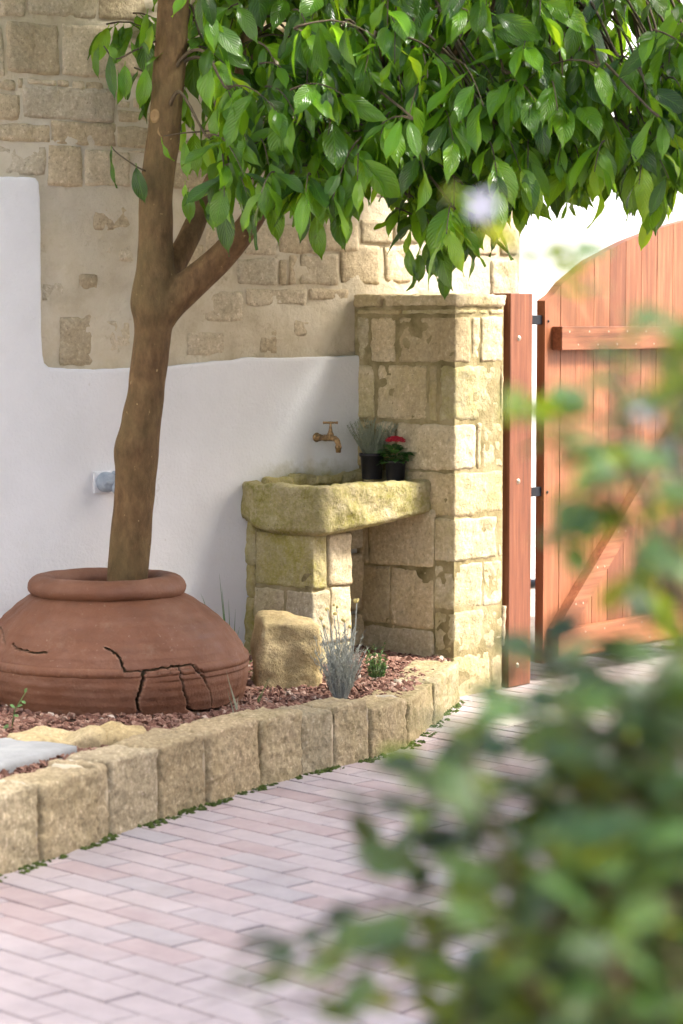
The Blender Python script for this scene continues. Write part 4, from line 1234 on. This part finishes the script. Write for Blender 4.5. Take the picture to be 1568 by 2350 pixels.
# ------------------------------------------------------------------ brass tap
sT, _ = on_wall(716, 1004); zT = zpix(1003, 9.12)
tap = thing('brass_tap', tuple(W(sT, zT, .027)), 'small aged brass garden tap sticking out of the white plaster', 'tap')
TD = WN; T0 = W(sT, zT, .027)
v, f = lathe([(.001, .0), (.017, 0), (.018, .004), (.012, .006), (.011, .014), (.0135, .016), (.0135, .022), (.011, .025), (.0105, .05), (.013, .053), (.013, .062), (.0115, .066), (.0115, .100), (.010, .118), (.001, .120)], 20, T0, TD); mesh_obj('body', v, f, M['brass'], tap)
sp = spline([tuple(T0 + TD * .095), tuple(T0 + TD * .122 + UP * -.004), tuple(T0 + TD * .134 + UP * -.018), tuple(T0 + TD * .136 + UP * -.032)], 5)
mb = MB(); v, f = tube([Vector(q_) for q_ in sp], [.0105] * len(sp), 14); mb.add(v, f)
v, f = lathe([(.001, 0), (.0115, 0), (.0125, .003), (.0125, .010), (.0105, .012), (.0095, .026), (.007, .026), (.006, .01)], 16, T0 + TD * .136 + UP * -.026, -UP); mb.add(v, f)
mb.build('spout', M['brass'], tap)
v, f = lathe([(.012, -.004), (.0115, .008), (.0125, .010), (.0125, .016), (.009, .022), (.006, .036), (.0045, .048), (.0045, .056), (.001, .056)], 16, T0 + TD * .088, UP); mesh_obj('bonnet', v, f, M['brass'], tap)
hd = (TD * .6 + WD * .8).normalized()
mb = MB(); c = T0 + TD * .088 + UP * .058
v, f = tube([c - hd * .028, c - hd * .016, c, c + hd * .016, c + hd * .028], [.0055, .0042, .0052, .0042, .0055], 10); mb.add(v, f)
mb.build('handle', M['brass'], tap)

# ------------------------------------------------------------------ outdoor socket on the plaster, half behind the trunk
sK, zK = on_wall(239, 1106, .03)
so = thing('outdoor_socket', tuple(W(sK, zK, .027)), 'round grey outdoor power socket on a white plate behind the trunk', 'socket')
V, Fc = box(W(sK, zK, .030), WD, WN, UP, (.088, .008, .078), .003); mesh_obj('back_plate', V, Fc, M['white_plastic'], so, smooth=False)
v, f = lathe([(.036, 0), (.036, .022), (.033, .03), (.031, .034), (.031, .040), (.028, .044), (.001, .045)], 30, W(sK, zK, .034), WN); mesh_obj('housing', v, f, M['grey_plastic'], so)
hx = (WD * .5 + UP * .9).normalized()
V, Fc = box(W(sK - .002, zK + .002, .080), WD, WN, UP, (.046, .007, .012), .002); mesh_obj('flap', V, Fc, M['grey_plastic'], so, smooth=False)
V, Fc = box(W(sK + .020, zK + .026, .062), (WD + UP).normalized(), WN, (UP - WD).normalized(), (.03, .03, .012), .003); mesh_obj('hinge_lug', V, Fc, M['grey_plastic'], so, smooth=False)
p = W(sK + .02, zK - .012, .07); dr = (WN * .75 + WD * .35 - UP * .55).normalized()
v, f = lathe([(.001, 0), (.022, 0), (.024, .006), (.024, .03), (.020, .036), (.018, .06), (.012, .07), (.001, .07)], 20, p, dr); mesh_obj('plug', v, f, M['grey_plastic'], so)

# ------------------------------------------------------------------ rocks and slab in the bed
def boulder(name, c, size, rot, seed, label, mat='rock', moss=.3, amp=.012, lump=.03, rad=.03):
    v, f = rough_block(size, .011, rad, amp, 15, seed, lump, warp=.12)
    o = mesh_obj(name, v, f, M[mat], matrix=Matrix.Translation(c) @ Matrix.Rotation(rot[2], 4, 'Z') @ Matrix.Rotation(rot[0], 4, 'X') @ Matrix.Rotation(rot[1], 4, 'Y'))
    o['moss'] = moss; prop(o, label, 'rock'); return o
c = at(655, 1510, 8.27)
boulder('rock', Vector((c.x, 8.27, .245)), (.215, .16, .275), (R(4), R(3), R(12)), 31, 'upright squared golden rock standing before the left trough pier', moss=.5, amp=.008, lump=.022, rad=.022)
c = on_level(140, 1700, .16)
boulder('rock', Vector((c.x, c.y, .145)), (.30, .17, .10), (R(4), R(-4), R(24)), 32, 'flat yellowish rock lying in the gravel before the jar', moss=.15)
c = on_level(290, 1697, .16)
boulder('rock', Vector((c.x, c.y + .03, .150)), (.17, .10, .075), (R(4), R(3), R(35)), 36, 'small pale rock wedged behind the kerb below the jar crack', moss=.2)
c = on_level(-30, 1728, .185)
v, f = rough_block((.58, .27, .05), .02, .006, .0015, 20, 5, .002)
o = mesh_obj('cement_slab', v, f, M['slab'], matrix=frame(Vector((c.x - .03, c.y, .152)), Vector((.53, .85, 0)), Vector((-.85, .53, 0)), UP))
prop(o, 'flat grey cement slab lying behind the kerb at the left', 'slab')

# ------------------------------------------------------------------ unseen house added right of the court to shade the foreground
HX, HY0, HY1, HH = 2.4, 1.9, 7.6, 4.0
house = thing('added_shade_house', (HX + 2, 5, 0), 'unseen white plastered house added on the right to shade the court', 'house')
V, Fc = box((HX + 2, (HY0 + HY1) / 2, HH / 2), (1, 0, 0), (0, 1, 0), UP, (4, HY1 - HY0, HH), .01); mesh_obj('wall', V, Fc, M['plaster'], house, smooth=False)
V, Fc = box((HX + 2, (HY0 + HY1) / 2, HH + .06), (1, 0, 0), (0, 1, 0), UP, (4.2, HY1 - HY0 + .2, .12), .01); mesh_obj('roof_slab', V, Fc, M['pale'], house, smooth=False)
for y in (3.0, 4.7, 6.4):
    V, Fc = box((HX - .015, y, 1.6), (1, 0, 0), (0, 1, 0), UP, (.05, .95, 1.3), .004); w = mesh_obj('shutter', V, Fc, M['wood_v'], house, smooth=False)
    V, Fc = box((HX - .03, y, .90), (1, 0, 0), (0, 1, 0), UP, (.12, 1.15, .07), .004); mesh_obj('sill', V, Fc, M['pale'], house, smooth=False)

wing = thing('added_bounce_wing', (-5.2, 3.6, 0), 'unseen white plastered wing added on the left to bounce sunlight', 'house')  # unseen wing, added so its sunlit face brightens the left-facing stone
V, Fc = box((-5.2, 3.6, 2.1), (1, 0, 0), (0, 1, 0), UP, (3.2, 7.6, 4.2), .01); mesh_obj('wall', V, Fc, M['plaster'], wing, smooth=False)
V, Fc = box((-5.2, 3.6, 4.26), (1, 0, 0), (0, 1, 0), UP, (3.4, 7.8, .12), .01); mesh_obj('roof_slab', V, Fc, M['pale'], wing, smooth=False)
V, Fc = box((-3.59, 2.4, 1.05), (1, 0, 0), (0, 1, 0), UP, (.06, .95, 2.1), .004); mesh_obj('door', V, Fc, M['wood_v'], wing, smooth=False)

# ------------------------------------------------------------------ small plants
def blade(p, d, L, w, sag, n=6):
    V = []; d = d.normalized(); sd_ = d.cross(Vector((rnd.uniform(-.7, .7), 1, .2))).normalized()
    for k in range(n + 1):
        t_ = k / n; c = p + d * L * t_ + Vector((d.x, d.y, 0)) * sag * t_ * t_ - UP * sag * t_ ** 2.2
        ww = w * (1 - t_ ** 1.5) + .0002
        V += [c - sd_ * ww, c + sd_ * ww]
    return V, [(2*k, 2*k+1, 2*k+3, 2*k+2) for k in range(n)]
def plant_mesh(name, mb, mat, parent=None, tone=.5):
    o = mesh_obj(name, mb.v, mb.f, mat, parent, attr={'tone': [tone] * len(mb.v)}); o.data.uv_layers.new(name='UVMap'); return o
def sprig_bush(name, loc, label, cat, n, H, spread, mat, leafL, leafW, twigm, seed, nl=30, tilt=.5, tones=(.3, .8)):
    r = random.Random(seed); root = thing(name, tuple(loc), label, cat)
    st, lf = MB(), MB()
    for i in range(n):
        a, q_ = r.uniform(0, 6.28), r.random() ** .6
        d = Vector((math.cos(a) * q_ * spread, math.sin(a) * q_ * spread, 1))
        h = H * r.uniform(.55, 1.05) * (1 - .25 * q_)
        p0 = loc + Vector((math.cos(a), math.sin(a), 0)) * .02 * q_
        bend = Vector((r.uniform(-.2, .2), r.uniform(-.2, .2), 0)) * h
        pts = [p0 + d.normalized() * h * k / 5 + bend * (k / 5) ** 2 for k in range(6)]
        v, f = tube(pts, [.0016 - .0002 * k for k in range(6)], 4, caps=False); st.add(v, f)
        for k in range(nl):
            t_ = r.uniform(.12, 1.0); j = min(4, int(t_ * 5)); p = pts[j].lerp(pts[j + 1], t_ * 5 - j)
            b = r.uniform(0, 6.28); ld = Vector((math.cos(b) * tilt, math.sin(b) * tilt, r.uniform(.4, 1)))
            v, f = blade(p, ld, leafL * r.uniform(.6, 1.2), leafW, leafL * .1, 2); lf.add(v, f)
    plant_mesh('stems', st, twigm, root); o = plant_mesh('foliage', lf, mat, root, .5)
    T = np.random.RandomState(seed).uniform(*tones, len(lf.v) // 6).repeat(6)
    o.data.attributes['tone'].data.foreach_set('value', T[:len(lf.v)].astype(float))
    prop(o, kind='stuff')
    return root
pz = lambda u, v_, z=.15: on_level(u, v_, z)
cu = pz(782, 1600); cu.z = .14
silver = sprig_bush('curry_plant', cu, 'silvery grey curry plant bush growing at the kerb by the rock', 'plant', 120, .27, .42, M['silver_leaf'], .017, .0012, M['silver_leaf'], 3, 24, .5)
mb, bd = MB(), MB()
for (u1, v1, u0, v0) in ((819, 1380, 800, 1560), (752, 1398, 770, 1570), (766, 1410, 778, 1570), (737, 1420, 764, 1580), (790, 1425, 788, 1560), (806, 1440, 796, 1560), (772, 1392, 780, 1560), (745, 1440, 770, 1570)):
    a, b = at(u0, v0, cu.y), at(u1, v1, cu.y - .02)
    path = spline([tuple(a), tuple(a.lerp(b, .5) + Vector((.006, 0, 0))), tuple(b)], 6); v, f = tube([Vector(q_) for q_ in path], .0018, 5); mb.add(v, f)
    for q_ in range(10 if u1 == 819 else 2):
        v, f = lathe([(.001, -.004), (.0045, -.001), (.005, .002), (.003, .006), (.001, .007)], 8, b + Vector((rnd.uniform(-.008, .008), rnd.uniform(-.008, .008), rnd.uniform(-.003, .004)))); bd.add(v, f)
plant_mesh('flower_stalks', mb, M['silver_leaf'], silver, .7); prop(bd.build('flower_buds', M['yellow_bud'], silver), kind='stuff')
ro = pz(862, 1556); ro.z = .14
sprig_bush('rosemary_plant', ro, 'small green rosemary sprig plant in the gravel under the trough', 'plant', 16, .13, .55, M['herb_leaf'], .016, .0014, M['brown_twig'], 9, 40, .9)
def grass(name, loc, label, specs, mat, w=.003):
    root = thing(name, tuple(loc), label, 'plant')
    for (u, v_, sag) in specs:
        tip = at(u, v_, loc.y); d = tip - loc
        v, f = blade(loc + Vector((rnd.uniform(-.012, .012), rnd.uniform(-.012, .012), -.01)), d, d.length, w * rnd.uniform(.7, 1.2), sag, 9)
        mb = MB(); mb.add(v, f); plant_mesh('blade', mb, mat, root, rnd.uniform(.3, .9))
    return root
gl = Vector((at(530, 1480, 8.55).x, 8.55, .15))
grass('grass_tuft', gl, 'tall thin grass tuft between the jar and the white wall', [(462, 1350, .01), (472, 1362, .0), (508, 1310, .0), (512, 1340, .0), (536, 1385, .01), (548, 1420, .02), (556, 1440, .03), (490, 1400, .02), (524, 1370, .0)], M['herb_leaf'])
g2 = Vector((at(540, 1500, 8.4).x, 8.4, .15))
grass('dark_grass', g2, 'short dark strap-leaved tuft beside the foot of the left pier', [(575, 1462, .02), (582, 1478, .04), (565, 1470, .03), (590, 1500, .05)], M['pot_leaf'], .004)
g3 = pz(545, 1632); g3.z = .14
grass('pale_grass', g3, 'pale thin grass sprouting at the right foot of the jar', [(520, 1560, .0), (528, 1575, .0), (535, 1590, .01), (550, 1590, .0), (516, 1532, .0), (558, 1612, .02)], M['grey_leaf'], .0022)
g4 = pz(588, 1612); g4.z = .14
grass('thin_grass', g4, 'single thin grass stem in the gravel before the rock', [(610, 1565, .0), (600, 1580, .0), (620, 1540, .01)], M['herb_leaf'], .0016)
# seedling in front of the jar
sdl = pz(24, 1672, .16); sdl.z = .14
root = thing('seedling', tuple(sdl), 'small green weed seedling in the gravel at the left before the jar', 'plant')
v, f = tube([sdl, at(34, 1630, sdl.y), at(58, 1590, sdl.y)], [.002, .0017, .001], 6); mb = MB(); mb.add(v, f); plant_mesh('stem', mb, M['green_twig'], root)
for i, (u, v_, du, dv, s_) in enumerate(((20, 1660, -14, 22, .03), (38, 1622, 20, -8, .022), (36, 1625, -20, -14, .022), (48, 1608, 14, 6, .02), (56, 1592, 8, -18, .022), (30, 1640, 22, 6, .02))):
    me = leaf_mesh('leaf', M['herb_leaf'], 60 + i, .5, .2, .2, tone=.8); p = at(u, v_, sdl.y)
    o = bpy.data.objects.new('leaf', me); COL.objects.link(o); o.parent = root
    o.matrix_basis = Matrix.Translation(-sdl) @ leaf_matrix(p, Vector((du, -6, -dv)), Vector((0, -.7, .8)), s_)

# ------------------------------------------------------------------ two potted plants on the trough
def nursery_pot(name, c, r, h, label):
    root = thing(name, tuple(c), label, 'potted plant')
    v, f = lathe([(.001, .004), (r * .80, 0), (r * .82, .004), (r * .96, h * .86), (r * 1.04, h * .87), (r * 1.05, h), (r * .98, h), (r * .93, h * .85), (.001, h * .84)], 36, c); mesh_obj('pot', v, f, M['black_plastic'], root)
    v, f = lathe([(r * .95, h * .9), (r * .5, h * .92), (.001, h * .93)], 24, c); mesh_obj('soil', v, f, M['earth'], root)
    return root
c1 = Vector((at(854, 1088, 9.13).x, 9.13, TZ - .004)); c2 = Vector((at(908, 1097, 9.06).x, 9.06, TZ - .008))
hp = nursery_pot('heather_pot', c1, .046, .098, 'grey green heather-like plant in the taller black pot on the trough')
r = random.Random(2); st, lf = MB(), MB()
for i in range(110):
    a, q_ = r.uniform(0, 6.28), math.sqrt(r.random()); d = Vector((math.cos(a) * q_ * .62, math.sin(a) * q_ * .62, 1)).normalized()
    h = .135 * r.uniform(.55, 1.1); p0 = c1 + UP * .088 + Vector((math.cos(a), math.sin(a), 0)) * .03 * q_
    pts = [p0 + d * h * k / 4 + Vector((r.uniform(-.004, .004), r.uniform(-.004, .004), 0)) for k in range(5)]
    v, f = tube(pts, .0011, 4, caps=False); st.add(v, f)
    for k in range(26):
        t_ = r.uniform(.1, 1); j = min(3, int(t_ * 4)); p = pts[j].lerp(pts[j + 1], t_ * 4 - j); b = r.uniform(0, 6.28)
        v, f = blade(p, Vector((math.cos(b), math.sin(b), .9)), .010 * r.uniform(.6, 1.2), .0009, 0, 2); lf.add(v, f)
plant_mesh('stems', st, M['grey_leaf'], hp, .6); o = plant_mesh('foliage', lf, M['grey_leaf'], hp); prop(o, kind='stuff')
kp = nursery_pot('flowering_pot', c2, .040, .078, 'red flowering leafy plant in the shorter black pot on the trough')
KL_ = [leaf_mesh('leaf', M['pot_leaf'], 90 + i, .55, .15, .35, tone=(.3, .5, .8)[i]) for i in range(3)]
r = random.Random(8)
for i in range(46):
    a, e = r.uniform(0, 6.28), r.uniform(.0, .9); p = c2 + UP * (.072 + .05 * e) + Vector((math.cos(a), math.sin(a), 0)) * .012
    d = Vector((math.cos(a), math.sin(a), .25 + e * .5 - r.uniform(0, .6)))
    o = bpy.data.objects.new('leaf', KL_[i % 3]); COL.objects.link(o); o.parent = kp; o.matrix_basis = Matrix.Translation(-c2) @ leaf_matrix(p, d, UP, r.uniform(.05, .078))
v, f = tube([c2 + UP * .07, c2 + UP * .135], .0025, 6); mb = MB(); mb.add(v, f); plant_mesh('stem', mb, M['green_twig'], kp)
fl = MB()
for i in range(46):
    a, q_ = r.uniform(0, 6.28), math.sqrt(r.random()) * .030; p = c2 + Vector((math.cos(a) * q_, math.sin(a) * q_, .150 + .014 * (1 - (q_ / .030) ** 2) + r.uniform(-.004, .004)))
    for k in range(5):
        b = k * 1.2566 + a; v, f = blade(p, Vector((math.cos(b), math.sin(b), .45)), .011, .004, .001, 2); fl.add(v, f)
o = plant_mesh('blossom', fl, M['red_petal'], kp)

# ------------------------------------------------------------------ shrub close to the camera
shr = thing('garden_shrub', (.38, 1.9, 0), 'leafy green garden shrub close by, far out of focus on the right', 'shrub')
SL = [leaf_mesh('leaf', M['shrub_leaf'], 120 + i, .52 + .1 * (i % 3), .15, .15 + .1 * (i % 4), tone=(.05, .2, .35, .5, .65, .9)[i % 6], nseg=6, petiole=.12) for i in range(12)]
sl, stems = [], MB(); r = random.Random(17)
def spray(base, tip, n, size, sag=.03, dens=1.0, light=False):
    mid = base.lerp(tip, .55) + Vector((r.uniform(-.02, .02), r.uniform(-.02, .02), sag))
    q_ = [Vector(x) for x in spline([tuple(base), tuple(mid), tuple(tip)], 8)]
    v, f = tube(q_, np.linspace(.0035, .0012, len(q_)), 6, caps=False); stems.add(v, f)
    for k in range(n):
        t_ = 1 - (k / n) * .75 * dens; j = min(len(q_) - 2, int(t_ * (len(q_) - 1))); p = q_[j]
        a = k * 2.4 + r.uniform(-.5, .5); out = Vector((math.cos(a), math.sin(a), r.uniform(-.5, .5)))
        sl.append((SL[r.choice((3, 4, 5, 10, 11)) if light else r.randrange(12)], leaf_matrix(p, out + (q_[j + 1] - q_[j]).normalized() * .6, UP + Vector((r.uniform(-.5, .5), -.5 * r.random(), 0)), size * r.uniform(.7, 1.2))))
for (u, v_, Y, L, du) in ((1284, 560, 1.9, .030, -.1), (1556, 740, 1.62, .045, .1), (1562, 830, 1.62, .045, -.2), (1060, 455, 2.08, .020, -1.2), (1166, 900, 1.9, .04, .3), (1316, 1090, 1.85, .035, .5)):
    sl.append((SL[5], leaf_matrix(at(u, v_ - 30, Y), Vector((du, .1, -1)), Vector((.6, -1, .3)), L)))
root_p = Vector((.38, 1.9, 0))
heart = Vector((.42, 1.9, .62))
for k in range(7):
    a = k * .9; v, f = tube([root_p + Vector((math.cos(a) * .03, math.sin(a) * .03, 0)), root_p.lerp(heart, .5) + Vector((math.cos(a) * .08, math.sin(a) * .08, 0)), heart + Vector((math.cos(a) * .16, math.sin(a) * .14, .15))], [.010, .008, .005], 7); stems.add(v, f)
# crown outline: (u, v, distance) of shoot tips
tips = [(1180, 1500, 1.9), (1260, 1480, 2.0), (1040, 1560, 2.0), (1130, 1600, 1.9), (1230, 1570, 1.8), (1330, 1540, 1.9), (1420, 1480, 1.8), (1510, 1440, 1.7), (1568, 1380, 1.75),
        (980, 1700, 1.9), (1010, 1800, 1.85), (950, 1850, 1.9), (900, 1960, 1.9), (860, 2060, 1.85), (1060, 1880, 1.8), (1120, 1760, 1.75), (1200, 1700, 1.8), (1290, 1660, 1.7), (1390, 1620, 1.7), (1480, 1570, 1.6), (1540, 1520, 1.6),
        (820, 1980, 2.0), (800, 1830, 2.0), (840, 1760, 2.1), (730, 1850, 2.1), (700, 2200, 1.8), (760, 2220, 1.75), (600, 2320, 1.75), (680, 2300, 1.75), (540, 2200, 1.9), (470, 2290, 1.9),
        (1240, 930, 1.9), (1300, 1010, 1.9), (1340, 1110, 1.85), (1270, 1240, 1.85), (1400, 800, 1.85), (1490, 930, 1.8), (1540, 1050, 1.8), (1560, 820, 1.6),
        (1200, 1480, 1.9), (1100, 1520, 1.95),
        (1450, 1340, 1.75), (1530, 1290, 1.7), (1400, 1420, 1.8), (1545, 1150, 1.75), (1500, 1040, 1.8), (1340, 1180, 1.85), (1230, 1000, 1.9), (1180, 930, 1.95), (1560, 900, 1.65),
        (1285, 560, 1.95), (1075, 462, 2.1), (1555, 720, 1.65)]
for (u, v_, Y) in tips:
    Y *= 1.0
    tip = at(u, v_, Y); hb = Vector((.30 + .25 * r.random(), Y + r.uniform(-.1, .2), .75 + .2 * r.random()))
    far = v_ < 1350 or u < 860
    if v_ < 1350: hb = at(1560 + r.uniform(-60, 160), 1500 + r.uniform(-100, 150), Y)
    spray(hb, tip, 5 if far else 8, .050 if far else .055, .05, .5 if far else .8, light=far)
# inner mass
for k in range(80):
    u, v_ = r.uniform(930, 1700), r.uniform(1560, 2500)
    if u < 1330 - (v_ - 1560) * .40 and r.random() < .8: continue
    Y = r.uniform(1.5, 2.1); tip = at(u, v_, Y)
    spray(tip + Vector((r.uniform(.0, .12), r.uniform(0, .1), -.16)), tip, 7, .058, .03)
for k in range(85):      # dense heart, low on the right
    u, v_ = r.uniform(1080, 1750), r.uniform(1900, 2560)
    if u < 1080 + (2350 - v_) * .6: continue
    Y = r.uniform(1.9, 2.35); tip = at(u, v_, Y)
    spray(tip + Vector((r.uniform(.0, .12), r.uniform(0, .1), -.16)), tip, 10, .058, .03)
for k in range(70):      # lower skirt down to the ground, outside the picture
    a, q_ = r.uniform(0, 6.28), math.sqrt(r.random()) * .36
    tip = Vector((.44 + q_ * math.cos(a), 1.9 + q_ * .8 * math.sin(a), r.uniform(.2, .8))); spray(heart.lerp(root_p, .5), tip, 9, .045)
o = stems.build('stems', M['brown_twig'], shr)
def key2(it):
    p = it[1].translation; u = 784 + F_PX * p.x / p.y; v_ = 735 + (CAM_H - p.z) / p.y * F_PX
    return 99 if not (0 < u < 1568 and 0 < v_ < 2350) else p.y + (0 if v_ > 1500 else -1)
sl.sort(key=key2)
SOFF = Matrix.Translation(-Vector(shr.location))
for me, mx in sl[:300]:
    o = bpy.data.objects.new('leaf', me); COL.objects.link(o); o.parent = shr; o.matrix_basis = SOFF @ mx
o = join_leaves('foliage', [(me, mx, r.random() ** 1.6 * .8) for me, mx in sl[300:]], M['shrub_leaf'], shr); prop(o, kind='stuff')
# pale flowers of the shrub
for (u, v_, Y) in ((1487, 935, 1.8), (1536, 1056, 1.8), (1105, 474, 2.06)):
    c = at(u, v_, Y); mb = MB()
    for k in range(5):
        b = k * 1.2566; dv = Vector((math.cos(b), -.35, math.sin(b))); w = Vector((-math.sin(b), 0, math.cos(b)))
        P_ = [c, c + dv * .007 + w * .005, c + dv * .013 + w * .004, c + dv * .014, c + dv * .013 - w * .004, c + dv * .007 - w * .005]
        Pb = [p_ + Vector((0, .0012, 0)) for p_ in P_]
        mb.add(P_ + Pb, [(0, 1, 2, 3, 4, 5), (11, 10, 9, 8, 7, 6)] + [(i, i + 6, (i + 1) % 6 + 6, (i + 1) % 6) for i in range(6)])
    mb.build('flower', M['pale_petal'], shr)
print('shrub leaves', len(sl))
